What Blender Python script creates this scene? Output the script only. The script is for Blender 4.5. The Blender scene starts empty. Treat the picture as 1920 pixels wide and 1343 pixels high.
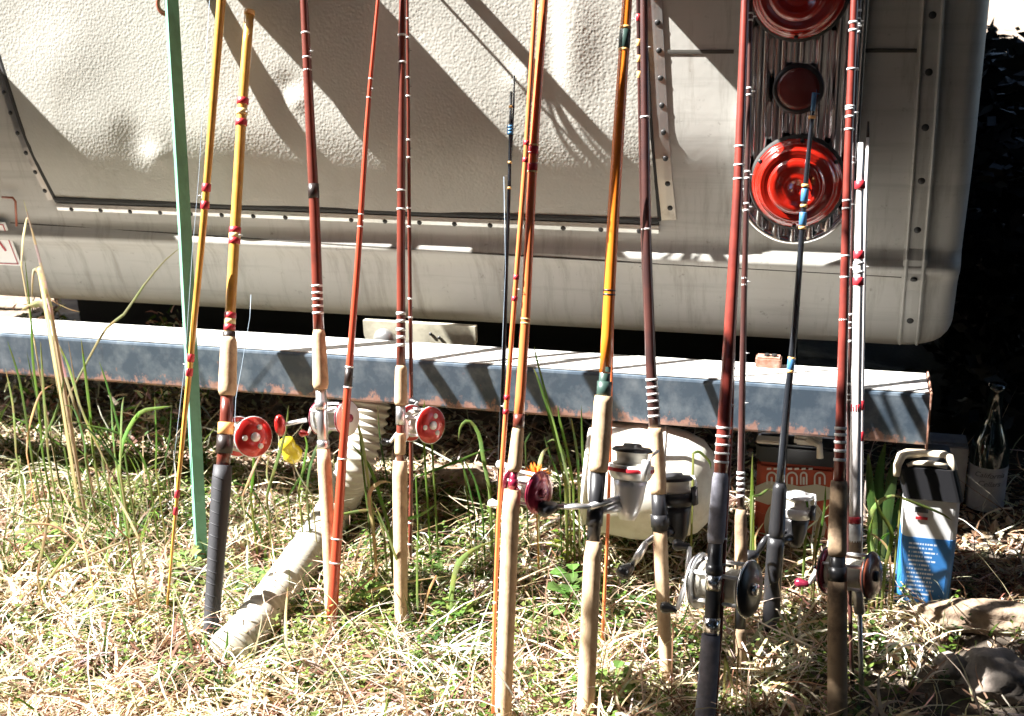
import bpy, bmesh, math, random
from mathutils import Vector, Matrix, noise
R = random.Random(7); DEBUG = False
SC = bpy.context.scene
COL = SC.collection
# ------------------------------------------------------------------ camera
W, H = 1920.0, 1343.0
F, PITCH, YAW, ROLL, DIST, CH = 2112.9, 0.32457, 0.292757, -0.032282, 2.0779, 1.2006
FW = Vector((-math.sin(YAW)*math.cos(PITCH), math.cos(YAW)*math.cos(PITCH), -math.sin(PITCH)))
RT0 = Vector((math.cos(YAW), math.sin(YAW), 0)); UP0 = RT0.cross(FW)
RT = RT0*math.cos(ROLL) + UP0*math.sin(ROLL); UP = RT.cross(FW)
CP = Vector((0, -DIST, CH))
cam_d = bpy.data.cameras.new('camera'); cam = bpy.data.objects.new('camera', cam_d); COL.objects.link(cam)
cam.matrix_world = Matrix(((RT.x, UP.x, -FW.x, CP.x), (RT.y, UP.y, -FW.y, CP.y), (RT.z, UP.z, -FW.z, CP.z), (0, 0, 0, 1)))
cam_d.sensor_fit = 'HORIZONTAL'; cam_d.sensor_width = 36; cam_d.lens = 36*F/W; cam_d.clip_start = .05; cam_d.clip_end = 1000
cam_d.dof.use_dof = True; cam_d.dof.focus_distance = 2.1; cam_d.dof.aperture_fstop = 5.6
SC.camera = cam
# ------------------------------------------------------------------ light
L = Vector((.68, .165, -.715)).normalized()          # direction the sunlight travels
elev = math.asin(-L.z); az = math.atan2(-L.x, -L.y)    # azimuth of the sun, clockwise from +Y
world = bpy.data.worlds.new('World'); SC.world = world; world.use_nodes = True
nt = world.node_tree; sky = nt.nodes.new('ShaderNodeTexSky'); sky.sky_type = 'NISHITA'; sky.sun_disc = False
sky.sun_elevation = elev; sky.sun_rotation = az; sky.air_density = 1.0; sky.dust_density = 1.5
nt.links.new(sky.outputs[0], nt.nodes['Background'].inputs[0]); nt.nodes['Background'].inputs[1].default_value = .05
sd = bpy.data.lights.new('sun', 'SUN'); sd.energy = 5.0; sd.angle = math.radians(.5); sd.color = (1, .975, .935)
sun = bpy.data.objects.new('sun', sd); COL.objects.link(sun); sun.rotation_euler = L.to_track_quat('-Z', 'Y').to_euler(); sun.location = (-5, -2, 6)
vs = SC.view_settings; vs.view_transform = 'Standard'; vs.look = 'None'; vs.exposure = 2.7; vs.gamma = 1; vs.use_curve_mapping = False

# ------------------------------------------------------------------ pixel helpers
def ray(px, py): return FW*F + RT*(px - W/2) - UP*(py - H/2)
def onY(px, py, Y):
    d = ray(px, py); return CP + d*((Y - CP.y)/d.y)
def onZ(px, py, Z):
    d = ray(px, py); return CP + d*((Z - CP.z)/d.z)
def proj(p):
    d = p - CP; z = d.dot(FW); return W/2 + F*d.dot(RT)/z, H/2 - F*d.dot(UP)/z, z
def sstep(a, b, x):
    t = max(0, min(1, (x - a)/(b - a))); return t*t*(3 - 2*t)
def lerp(a, b, t): return a + (b - a)*t

# ------------------------------------------------------------------ materials
def nmat(name, col, rough=.6, metal=0., col2=None, scale=30., lo=.4, hi=.6, bump=0., bscale=200., bdist=.002, coat=0., spec=.5, stretch=(1,1,1), voronoi=False, trans=0.):
    m = bpy.data.materials.new(name); m.use_nodes = True; t = m.node_tree; n = t.nodes; p = n['Principled BSDF']
    p.inputs['Base Color'].default_value = (*col, 1); p.inputs['Roughness'].default_value = rough
    p.inputs['Metallic'].default_value = metal; p.inputs['Coat Weight'].default_value = coat; p.inputs['Coat Roughness'].default_value = .08
    p.inputs['Specular IOR Level'].default_value = spec
    g = n.new('ShaderNodeNewGeometry'); mp = n.new('ShaderNodeMapping'); mp.inputs['Scale'].default_value = stretch
    t.links.new(g.outputs['Position'], mp.inputs[0])
    if col2:
        x = n.new('ShaderNodeTexNoise'); x.inputs['Scale'].default_value = scale; x.inputs['Detail'].default_value = 6; x.inputs['Roughness'].default_value = .65
        r = n.new('ShaderNodeValToRGB'); r.color_ramp.elements[0].position = lo; r.color_ramp.elements[1].position = hi
        r.color_ramp.elements[0].color = (*col, 1); r.color_ramp.elements[1].color = (*col2, 1)
        t.links.new(mp.outputs[0], x.inputs['Vector']); t.links.new(x.outputs[0], r.inputs[0]); t.links.new(r.outputs[0], p.inputs['Base Color'])
    if bump:
        if voronoi:
            b = n.new('ShaderNodeTexVoronoi'); b.feature = 'SMOOTH_F1'; b.inputs['Scale'].default_value = bscale
        else:
            b = n.new('ShaderNodeTexNoise'); b.inputs['Scale'].default_value = bscale; b.inputs['Detail'].default_value = 4
        u = n.new('ShaderNodeBump'); u.inputs['Strength'].default_value = bump; u.inputs['Distance'].default_value = bdist
        t.links.new(mp.outputs[0], b.inputs['Vector']); t.links.new(b.outputs[0], u.inputs['Height']); t.links.new(u.outputs[0], p.inputs['Normal'])
    if trans:
        tr = n.new('ShaderNodeBsdfTranslucent'); mx = n.new('ShaderNodeMixShader'); mx.inputs[0].default_value = trans
        tr.inputs[0].default_value = (*[min(1, c*1.3) for c in col], 1)
        if col2: t.links.new(r.outputs[0], tr.inputs[0])
        t.links.new(p.outputs[0], mx.inputs[1]); t.links.new(tr.outputs[0], mx.inputs[2]); t.links.new(mx.outputs[0], n['Material Output'].inputs[0])
    return m
def cmat(name, rough=.7, trans=.3):
    """plant material driven by a per-blade colour attribute"""
    m = bpy.data.materials.new(name); m.use_nodes = True; t = m.node_tree; n = t.nodes; p = n['Principled BSDF']
    a = n.new('ShaderNodeVertexColor'); a.layer_name = 'Col'
    p.inputs['Roughness'].default_value = rough; p.inputs['Specular IOR Level'].default_value = .3
    t.links.new(a.outputs[0], p.inputs['Base Color'])
    tr = n.new('ShaderNodeBsdfTranslucent'); mx = n.new('ShaderNodeMixShader'); mx.inputs[0].default_value = trans
    t.links.new(a.outputs[0], tr.inputs[0]); t.links.new(p.outputs[0], mx.inputs[1]); t.links.new(tr.outputs[0], mx.inputs[2]); t.links.new(mx.outputs[0], n['Material Output'].inputs[0])
    return m
M = {}
M['skin'] = nmat('painted_aluminium', (.45, .44, .405), .5, 0, (.36, .35, .32), 5, .5, .9, .15, 60, .002)
M['emboss'] = nmat('embossed_aluminium', (.46, .455, .41), .5, .0, (.38, .37, .33), 4, .4, .75, .34, 185, .002, voronoi=True)
M['trim'] = nmat('aluminium_trim', (.55, .55, .53), .32, .85, (.25, .24, .22), 18, .55, .8, .1, 90)
M['gasket'] = nmat('rubber_gasket', (.03, .03, .028), .8)
M['rivet'] = nmat('dark_screw', (.045, .045, .045), .5, .6)
M['grime'] = nmat('seam_grime', (.07, .065, .055), .9)
M['bumper'] = nmat('rusty_painted_steel', (.06, .085, .115), .42, .15, (.21, .245, .275), 22, .45, .85, .25, 80, .001, stretch=(1, 1, .9))
M['chalk'] = nmat('chalky_faded_paint', (.62, .61, .58), .8, 0, (.52, .49, .44), 20, .5, .8, .2, 90, .001)
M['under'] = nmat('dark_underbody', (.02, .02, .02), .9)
M['rust'] = nmat('rust', (.22, .10, .06), .85, 0, (.40, .25, .20), 70, .4, .7, .4, 150)
M['cream'] = nmat('cream_steel', (.48, .45, .35), .6, 0, (.22, .2, .15), 12, .45, .7)
M['chrome'] = nmat('chrome', (.80, .80, .80), .17, 1)
M['alu'] = nmat('brushed_aluminium', (.6, .6, .6), .33, .9)
M['lens'] = nmat('red_lens', (.34, .012, .005), .12, 0, (.27, .009, .004), 60, .4, .6, .05, 300, .001, coat=1., spec=.7)
M['lens_dark'] = nmat('dark_red_reflector', (.10, .012, .01), .3, 0, None, bump=.3, bscale=500, bdist=.001, coat=.5)
M['black'] = nmat('black_plastic', (.016, .016, .018), .33, 0)
M['blackm'] = nmat('black_rubber', (.022, .022, .026), .65, bump=.2, bscale=160, bdist=.001)
M['foam'] = nmat('grey_foam', (.19, .19, .225), .95, 0, (.26, .26, .30), 60, bump=.3, bscale=500, bdist=.001)
M['cork'] = nmat('cork', (.50, .36, .22), .85, 0, (.32, .20, .11), 70, .45, .75, .3, 250, .001, stretch=(1, 1, .5))
M['cork_old'] = nmat('dirty_cork', (.36, .25, .15), .85, 0, (.09, .06, .04), 26, .45, .72, .3, 250, .001)
M['b_yellow'] = nmat('honey_yellow_blank', (.55, .30, .06), .28, 0, (.48, .24, .045), 40, coat=.5)
M['b_orange'] = nmat('orange_blank', (.66, .17, .055), .28, 0, coat=.5)
M['b_amber'] = nmat('amber_blank', (.70, .19, .018), .28, 0, coat=.5)
M['b_brown'] = nmat('chestnut_brown_blank', (.15, .03, .018), .3, 0, (.10, .022, .014), 15, coat=.5)
M['b_dark'] = nmat('dark_brown_blank', (.06, .022, .018), .3, 0, (.035, .016, .015), 15, coat=.5)
M['b_red'] = nmat('brick_red_blank', (.40, .055, .025), .3, 0, coat=.4)
M['b_maroon'] = nmat('maroon_blank', (.20, .032, .022), .3, 0, (.13, .024, .018), 20, coat=.5)
M['b_black'] = nmat('black_blank', (.012, .014, .018), .25, 0, coat=.5)
M['b_white'] = nmat('white_blank', (.74, .70, .68), .3, 0, coat=.4)
M['green'] = nmat('mint_green_paint', (.14, .36, .25), .5, 0, (.11, .29, .20), 12, bump=.1, bscale=80)
M['w_red'] = nmat('red_thread', (.42, .02, .03), .45)
M['w_white'] = nmat('white_thread', (.75, .74, .72), .5)
M['w_cream'] = nmat('cream_thread', (.72, .55, .25), .5)
M['w_green'] = nmat('dark_green_thread', (.03, .06, .05), .4)
M['w_blue'] = nmat('blue_thread', (.04, .14, .28), .4)
M['w_gold'] = nmat('gold_thread', (.75, .42, .15), .4)
M['w_dark'] = nmat('dark_thread', (.02, .012, .01), .4)
M['copper'] = nmat('copper_wire', (.28, .09, .05), .4, .2)
M['red_paint'] = nmat('red_anodised', (.42, .018, .015), .28, .35, coat=.6)
M['maroon'] = nmat('maroon_anodised', (.26, .02, .05), .25, .4, coat=.6)
M['rose'] = nmat('rosewood', (.27, .07, .035), .35, 0, (.12, .03, .018), 40, coat=.6)
M['silver'] = nmat('silver_metal', (.76, .76, .76), .3, .35)
M['white_p'] = nmat('white_plastic', (.78, .77, .74), .35)
M['tub'] = nmat('white_enamel', (.78, .76, .68), .4, 0, (.62, .58, .46), 8, .5, .75)
M['line'] = nmat('spooled_line', (.55, .52, .44), .5, bump=.5, bscale=900, bdist=.001, stretch=(2, 1, 1))
M['mono'] = nmat('monofilament', (.30, .38, .46), .3)
M['hose'] = nmat('cream_vinyl_hose', (.46, .44, .38), .6, 0, (.38, .35, .28), 10, .4, .8)
M['yellow'] = nmat('yellow_plastic', (.78, .62, .03), .3, coat=.5)
M['can_orange'] = nmat('orange_tinplate', (.42, .055, .018), .45, 0, (.33, .045, .016), 12)
M['can_cream'] = nmat('cream_print', (.46, .42, .31), .5)
M['can_white'] = nmat('white_print', (.6, .55, .48), .5)
M['handle_c'] = nmat('cream_plastic', (.72, .62, .47), .4)
M['jug_white'] = nmat('white_label', (.62, .62, .62), .5)
M['paper'] = nmat('grey_paper', (.32, .33, .36), .7, 0, (.25, .26, .30), 30)
M['ink'] = nmat('dark_ink', (.06, .06, .07), .7)
M['glass'] = nmat('dark_green_glass', (.008, .02, .018), .06, 0, coat=1, spec=.8)
M['dirt'] = nmat('dry_earth', (.14, .10, .07), .95, 0, (.32, .25, .18), 9, .35, .7, .8, 60, .01)
M['stone'] = nmat('grey_stone', (.24, .20, .17), .9, 0, (.15, .13, .11), 18, bump=.6, bscale=60, bdist=.004)
M['bark'] = nmat('dry_bark', (.30, .23, .16), .9, 0, (.16, .11, .075), 30, bump=.7, bscale=80, bdist=.005)
M['trunk'] = nmat('tree_bark', (.12, .09, .06), .95, bump=.8, bscale=20, bdist=.02)
M['plant'] = cmat('plant_matter'); M['leafy'] = cmat('tree_leaf', .55, .15)
M['orange_f'] = nmat('orange_petals', (.75, .25, .03), .7, trans=.4)
# jug label: blue with rows of white print
def print_mat():
    m = nmat('blue_label_with_print', (.03, .16, .42), .45); t = m.node_tree; n = t.nodes; p = n['Principled BSDF']
    tc = n.new('ShaderNodeTexCoord'); sx = n.new('ShaderNodeSeparateXYZ'); t.links.new(tc.outputs['UV'], sx.inputs[0])
    def mth(op, a, b=None, c=None):
        k = n.new('ShaderNodeMath'); k.operation = op
        for i, v in enumerate((a, b, c)):
            if v is None: continue
            if isinstance(v, (int, float)): k.inputs[i].default_value = v
            else: t.links.new(v, k.inputs[i])
        return k.outputs[0]
    u, v = sx.outputs[0], sx.outputs[1]
    row = mth('MULTIPLY', v, 19.); fr = mth('FRACT', row); fl = mth('FLOOR', row)
    line = mth('MULTIPLY', mth('GREATER_THAN', fr, .3), mth('LESS_THAN', fr, .72))
    nz = n.new('ShaderNodeTexNoise'); nz.inputs['Scale'].default_value = 1; nz.inputs['Detail'].default_value = 0
    cb = n.new('ShaderNodeCombineXYZ'); t.links.new(mth('MULTIPLY', u, 44.), cb.inputs[0]); t.links.new(mth('MULTIPLY', fl, 7.3), cb.inputs[1]); t.links.new(cb.outputs[0], nz.inputs['Vector'])
    wd = mth('GREATER_THAN', nz.outputs[0], .43)
    wn = n.new('ShaderNodeTexWhiteNoise'); wn.noise_dimensions = '1D'; t.links.new(fl, wn.inputs['W'])
    right = mth('MULTIPLY_ADD', wn.outputs[0], .14, .55)
    ins = mth('MULTIPLY', mth('GREATER_THAN', u, .17), mth('LESS_THAN', u, right)); inv = mth('MULTIPLY', mth('GREATER_THAN', v, .20), mth('LESS_THAN', v, .95))
    fac = mth('MULTIPLY', mth('MULTIPLY', line, wd), mth('MULTIPLY', ins, inv)); fac = mth('MULTIPLY', fac, .75)
    mx = n.new('ShaderNodeMix'); mx.data_type = 'RGBA'; mx.inputs[6].default_value = (.03, .16, .42, 1); mx.inputs[7].default_value = (.75, .8, .85, 1)
    t.links.new(fac, mx.inputs[0]); t.links.new(mx.outputs[2], p.inputs['Base Color'])
    return m
M['jug_blue'] = print_mat()
def stains(key, col, scale, stretch, lo, hi, amt):
    m = M[key]; t = m.node_tree; n = t.nodes; p = n['Principled BSDF']; old = p.inputs['Base Color'].links[0].from_socket
    g = n.new('ShaderNodeNewGeometry'); mp = n.new('ShaderNodeMapping'); mp.inputs['Scale'].default_value = stretch; t.links.new(g.outputs['Position'], mp.inputs[0])
    x = n.new('ShaderNodeTexNoise'); x.inputs['Scale'].default_value = scale; x.inputs['Detail'].default_value = 9; x.inputs['Roughness'].default_value = .7; t.links.new(mp.outputs[0], x.inputs['Vector'])
    r = n.new('ShaderNodeValToRGB'); r.color_ramp.elements[0].position = lo; r.color_ramp.elements[1].position = hi; r.color_ramp.elements[1].color = (amt, amt, amt, 1); t.links.new(x.outputs[0], r.inputs[0])
    mx = n.new('ShaderNodeMix'); mx.data_type = 'RGBA'; t.links.new(r.outputs[0], mx.inputs[0]); t.links.new(old, mx.inputs[6]); mx.inputs[7].default_value = (*col, 1); t.links.new(mx.outputs[2], p.inputs['Base Color'])
stains('skin', (.13, .105, .07), 3.0, (9, 1, 1.2), .52, .80, .75); stains('skin', (.10, .085, .065), 45, (1, 1, 1), .62, .72, .6); stains('skin', (.20, .19, .17), 1.2, (1, 1, 26), .5, .75, .5)
stains('emboss', (.17, .15, .11), 2.5, (3, 1, 2), .55, .85, .5); stains('emboss', (.12, .10, .08), 60, (1, 1, 1), .66, .74, .5)
stains('chalk', (.22, .16, .11), 40, (1, 1, 1), .60, .70, .7); stains('cork', (.16, .10, .06), 55, (1, 1, .6), .56, .70, .6); stains('tub', (.32, .26, .16), 9, (1, 1, 1), .52, .8, .6); stains('hose', (.30, .24, .15), 14, (1, 1, 1), .5, .8, .6)
# bumper: rust blooms, heavier along the lower lip
def bumper_rust():
    m = M['bumper']; t = m.node_tree; n = t.nodes; p = n['Principled BSDF']; old = p.inputs['Base Color'].links[0].from_socket
    g = n.new('ShaderNodeNewGeometry'); s = n.new('ShaderNodeSeparateXYZ'); t.links.new(g.outputs['Position'], s.inputs[0])
    mr = n.new('ShaderNodeMapRange'); t.links.new(s.outputs[2], mr.inputs[0]); mr.inputs[1].default_value = .345; mr.inputs[2].default_value = .392; mr.inputs[3].default_value = .28; mr.inputs[4].default_value = 0
    x = n.new('ShaderNodeTexNoise'); x.inputs['Scale'].default_value = 26; x.inputs['Detail'].default_value = 8; x.inputs['Roughness'].default_value = .75
    mp = n.new('ShaderNodeMapping'); mp.inputs['Scale'].default_value = (1, 1, .7); t.links.new(g.outputs['Position'], mp.inputs[0]); t.links.new(mp.outputs[0], x.inputs['Vector'])
    a = n.new('ShaderNodeMath'); t.links.new(x.outputs[0], a.inputs[0]); t.links.new(mr.outputs[0], a.inputs[1])
    r = n.new('ShaderNodeValToRGB'); r.color_ramp.elements[0].position = .66; r.color_ramp.elements[1].position = .73; t.links.new(a.outputs[0], r.inputs[0])
    x2 = n.new('ShaderNodeTexNoise'); x2.inputs['Scale'].default_value = 90; t.links.new(g.outputs['Position'], x2.inputs['Vector'])
    r2 = n.new('ShaderNodeValToRGB'); r2.color_ramp.elements[0].color = (.24, .10, .07, 1); r2.color_ramp.elements[1].color = (.46, .30, .25, 1); t.links.new(x2.outputs[0], r2.inputs[0])
    mx = n.new('ShaderNodeMix'); mx.data_type = 'RGBA'; t.links.new(r.outputs[0], mx.inputs[0]); t.links.new(old, mx.inputs[6]); t.links.new(r2.outputs[0], mx.inputs[7])
    t.links.new(mx.outputs[2], p.inputs['Base Color'])
bumper_rust()
stains('bumper', (.30, .16, .11), 34, (1, 1, .8), .635, .69, .85); stains('bumper', (.02, .025, .035), 9, (1, 1, .3), .58, .7, .6); stains('green', (.07, .17, .12), 30, (1, 1, .12), .5, .75, .7)

# ------------------------------------------------------------------ mesh helpers
ORI = {}
def tagobj(o, label=None, cat=None, group=None, kind=None):
    if label: o['label'] = label
    if cat: o['category'] = cat
    if group: o['group'] = group
    if kind: o['kind'] = kind
    return o
def root(name, loc, label, cat, group=None):
    o = bpy.data.objects.new(name, None); o.location = loc; o.empty_display_size = .05; COL.objects.link(o); ORI[o.as_pointer()] = Vector(loc)
    return tagobj(o, label, cat, group)
def mk(name, bm, mat, parent=None, smooth=True, normals=True):
    org = ORI[parent.as_pointer()] if parent else Vector((0, 0, 0))
    if normals: bmesh.ops.recalc_face_normals(bm, faces=bm.faces)
    if parent: bmesh.ops.translate(bm, verts=bm.verts, vec=-org)
    me = bpy.data.meshes.new(name); bm.to_mesh(me); bm.free()
    for p in me.polygons: p.use_smooth = smooth
    mats = mat if isinstance(mat, (list, tuple)) else [mat]
    for k in mats: me.materials.append(M[k] if isinstance(k, str) else k)
    o = bpy.data.objects.new(name, me); COL.objects.link(o)
    if parent: o.parent = parent
    ORI[o.as_pointer()] = org
    return o
def BM(): return bmesh.new()
def tube(bm, pts, rad, seg=12, caps=True, flat=(1, 1), twist=0.):
    pts = [Vector(p) for p in pts]; n = len(pts)
    if not isinstance(rad, (list, tuple)): rad = [rad]*n
    t0 = (pts[1] - pts[0]).normalized(); a = Vector((1, 0, 0)) if abs(t0.x) < .8 else Vector((0, 1, 0))
    u = (a - t0*a.dot(t0)).normalized(); rings = []
    for i in range(n):
        t = (pts[min(i+1, n-1)] - pts[max(i-1, 0)])
        t = t.normalized() if t.length > 1e-9 else t0
        u = (u - t*u.dot(t)).normalized(); v = t.cross(u)
        rings.append([bm.verts.new(pts[i] + (u*math.cos(2*math.pi*k/seg + twist)*flat[0] + v*math.sin(2*math.pi*k/seg + twist)*flat[1])*rad[i]) for k in range(seg)])
    for i in range(n-1):
        for k in range(seg):
            bm.faces.new((rings[i][k], rings[i][(k+1) % seg], rings[i+1][(k+1) % seg], rings[i+1][k]))
    if caps: bm.faces.new(rings[0][::-1]); bm.faces.new(rings[-1])
    return bm
def frame(o, ax, up):
    ax = ax.normalized(); up = (up - ax*up.dot(ax)).normalized(); s = up.cross(ax)
    return Matrix(((s.x, up.x, ax.x, o.x), (s.y, up.y, ax.y, o.y), (s.z, up.z, ax.z, o.z), (0, 0, 0, 1)))   # local z = axis, local y = up
def lathe(bm, mtx, prof, seg=28):
    """prof: (radius, z) along the local axis"""
    rings = []
    for r, z in prof:
        if r < 1e-6: rings.append([bm.verts.new(mtx @ Vector((0, 0, z)))])
        else: rings.append([bm.verts.new(mtx @ Vector((r*math.cos(2*math.pi*k/seg), r*math.sin(2*math.pi*k/seg), z))) for k in range(seg)])
    for a, b in zip(rings, rings[1:]):
        for k in range(seg):
            k2 = (k+1) % seg
            if len(a) == 1 and len(b) == 1: continue
            if len(a) == 1: bm.faces.new((a[0], b[k2], b[k]))
            elif len(b) == 1: bm.faces.new((a[k], a[k2], b[0]))
            else: bm.faces.new((a[k], a[k2], b[k2], b[k]))
    return bm
def ring(bm, mtx, r, rr, seg=20, s2=8, sy=1.):
    vs_ = [[bm.verts.new(mtx @ Vector(((r + rr*math.cos(b*2*math.pi/s2))*math.cos(a*2*math.pi/seg), (r + rr*math.cos(b*2*math.pi/s2))*math.sin(a*2*math.pi/seg)*sy, rr*math.sin(b*2*math.pi/s2)))) for b in range(s2)] for a in range(seg)]
    for a in range(seg):
        for b in range(s2): bm.faces.new((vs_[a][b], vs_[(a+1) % seg][b], vs_[(a+1) % seg][(b+1) % s2], vs_[a][(b+1) % s2]))
    return bm
def box(bm, mtx, sx, sy, sz, bev=0.):
    r = bmesh.ops.create_cube(bm, size=1, matrix=mtx @ Matrix.Diagonal((sx, sy, sz, 1)))
    if bev:
        es = list({e for v in r['verts'] for e in v.link_edges}); bmesh.ops.bevel(bm, geom=es, offset=bev, segments=2, affect='EDGES')
    return bm
def grid(bm, rows):
    vs_ = [[bm.verts.new(p) for p in r] for r in rows]
    for a, b in zip(vs_, vs_[1:]):
        for i in range(len(a)-1): bm.faces.new((a[i], a[i+1], b[i+1], b[i]))
    return bm
def prism(bm, mtx, outline, depth):
    """closed outline in local xy, thickness along local z from 0 to depth"""
    a = [bm.verts.new(mtx @ Vector((x, y, 0))) for x, y in outline]; b = [bm.verts.new(mtx @ Vector((x, y, depth))) for x, y in outline]
    bm.faces.new(a[::-1]); bm.faces.new(b)
    for i in range(len(a)): j = (i+1) % len(a); bm.faces.new((a[i], a[j], b[j], b[i]))
    return bm
XYZ = Matrix.Identity(4)

# ------------------------------------------------------------------ ground
def gz(x, y):
    z = .018*noise.noise(Vector((x*2.1, y*2.1, 0))) + .012*noise.noise(Vector((x*6, y*6, 3))) + .006*noise.noise(Vector((x*17, y*17, 5)))
    z += .075*sstep(-.1, .16, y)*sstep(.35, -.1, x)*(1 - .5*sstep(.6, 2, y))
    z += .03*sstep(.12, .5, x)*sstep(-.5, -.1, y)
    return z
def soil():  # darkens the right-hand earth: partly dark soil, partly shade put into the colour
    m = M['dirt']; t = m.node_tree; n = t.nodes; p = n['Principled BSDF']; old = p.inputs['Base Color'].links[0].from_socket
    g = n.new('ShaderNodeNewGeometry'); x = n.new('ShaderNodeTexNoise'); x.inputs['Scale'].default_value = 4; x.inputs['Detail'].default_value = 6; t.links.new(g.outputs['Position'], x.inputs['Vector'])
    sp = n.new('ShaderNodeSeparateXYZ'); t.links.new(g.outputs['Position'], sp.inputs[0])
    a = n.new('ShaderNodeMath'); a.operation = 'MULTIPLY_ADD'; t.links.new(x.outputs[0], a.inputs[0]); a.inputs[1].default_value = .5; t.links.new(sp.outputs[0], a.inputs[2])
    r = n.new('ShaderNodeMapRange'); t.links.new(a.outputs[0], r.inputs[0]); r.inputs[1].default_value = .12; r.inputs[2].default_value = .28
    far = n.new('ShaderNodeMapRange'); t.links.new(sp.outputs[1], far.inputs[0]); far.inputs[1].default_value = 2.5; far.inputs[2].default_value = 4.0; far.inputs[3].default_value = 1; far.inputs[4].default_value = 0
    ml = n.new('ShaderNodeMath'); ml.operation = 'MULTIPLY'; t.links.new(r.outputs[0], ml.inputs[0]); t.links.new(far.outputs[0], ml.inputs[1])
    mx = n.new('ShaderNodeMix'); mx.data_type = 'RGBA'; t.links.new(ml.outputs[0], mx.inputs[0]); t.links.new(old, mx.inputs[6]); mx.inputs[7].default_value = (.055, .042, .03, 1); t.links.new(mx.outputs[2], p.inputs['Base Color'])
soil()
def ground():
    def axis(a, b, step, far):
        v = []; k = a
        while k < b: v.append(k); k += step
        lo, hi, s = [], [], step
        x = a; s = step*2
        while x > -far: x -= s; s *= 1.35; lo.append(x)
        x = b; s = step*2
        while x < far: hi.append(x); x += s; s *= 1.35
        return lo[::-1] + v + hi
    xs = axis(-2.6, 1.3, .025, 400); ys = axis(-1.2, 1.4, .025, 400)
    bm = BM(); grid(bm, [[Vector((x, y, gz(x, y) if abs(x) < 30 and abs(y) < 30 else 0)) for x in xs] for y in ys])
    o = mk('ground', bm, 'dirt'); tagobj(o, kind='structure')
ground()

# ------------------------------------------------------------------ camper
def prof(z):
    """depth of the rear skin at height z: flat above, tucked under below"""
    if z > .98: return .12
    n_, y, dz = 40, .12, 0
    step = (.98 - z)/n_
    for i in range(n_):
        q = .98 - (i + .5)*step
        s = .265*sstep(.96, .80, q) + 1.9*sstep(.52, .455, q)**2
        y += s*step
    y -= .024*math.exp(-((z - .645)/.020)**2)         # rolled bead along the skirt
    return y
def wallp(px, py, off=0.):
    Y = .12
    for _ in range(12):
        p = onY(px, py, Y - off); Y = prof(p.z)
    return onY(px, py, Y - off)
def wnorm(z):
    d = (prof(z + .004) - prof(z - .004))/.008        # dY/dz
    return Vector((0, -1, d)).normalized()
ZB = .458
camper = root('camper', (-1.2, .3, 0), 'cream embossed aluminium camper with round red tail lights and a dented rear hatch', 'camper')
XE = onY(1846, 100, .15).x + .0
def xedge(z):
    r = .075
    return XE - (r - math.sqrt(max(0, r*r - (ZB + r - z)**2)) if z < ZB + r else 0)
def body():
    zs = [ZB + i*.004 for i in range(8)] + [ZB + .03 + i*.0125 for i in range(1, 50)]; zs += [zs[-1] + .15*i for i in range(1, 13)]
    xl = -3.4; bm = BM(); rows = []
    for z in zs:
        e = xedge(z); y = prof(z); r = .035
        row = [Vector((lerp(xl, e - r, i/40), y, z)) for i in range(41)]
        row += [Vector((e - r + r*math.sin(a), y + r*(1 - math.cos(a)), z)) for a in [math.pi/2*k/8 for k in range(1, 9)]]
        row += [Vector((e, lerp(y + r, 5.2, k/6), z)) for k in range(1, 7)]
        row += [Vector((xl, 5.2, z))]
        rows.append(row)
    grid(bm, rows)
    mk('rear_skin', bm, 'skin', camper)
    bm = BM(); zt = zs[-1]; box(bm, Matrix.Translation(((xl + XE)/2, 2.66, zt)), XE - xl + .04, 5.1, .06); mk('roof', bm, 'skin', camper, False)
    bm = BM(); box(bm, Matrix.Translation(((xl + XE)/2, 2.73, ZB + .035)), XE - xl - .05, 4.85, .05); mk('underside', bm, 'under', camper, False)
    for x in (-2.2, -.35):
        bm = BM(); box(bm, Matrix.Translation((x, 2.8, ZB - .04)), .07, 4.2, .1); mk('chassis_rail', bm, 'under', camper, False)
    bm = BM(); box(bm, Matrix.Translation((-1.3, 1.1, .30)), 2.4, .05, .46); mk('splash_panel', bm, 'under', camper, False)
    for s in (-3.05, XE - .22):
        bm = BM(); lathe(bm, frame(Vector((s, 3.0, .33)), Vector((1, 0, 0)), Vector((0, 0, 1))), [(0, -.09), (.2, -.09), (.31, -.1), (.335, -.05), (.335, .05), (.31, .1), (.2, .09), (0, .09)]); mk('wheel', bm, 'blackm', camper)
body()
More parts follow.
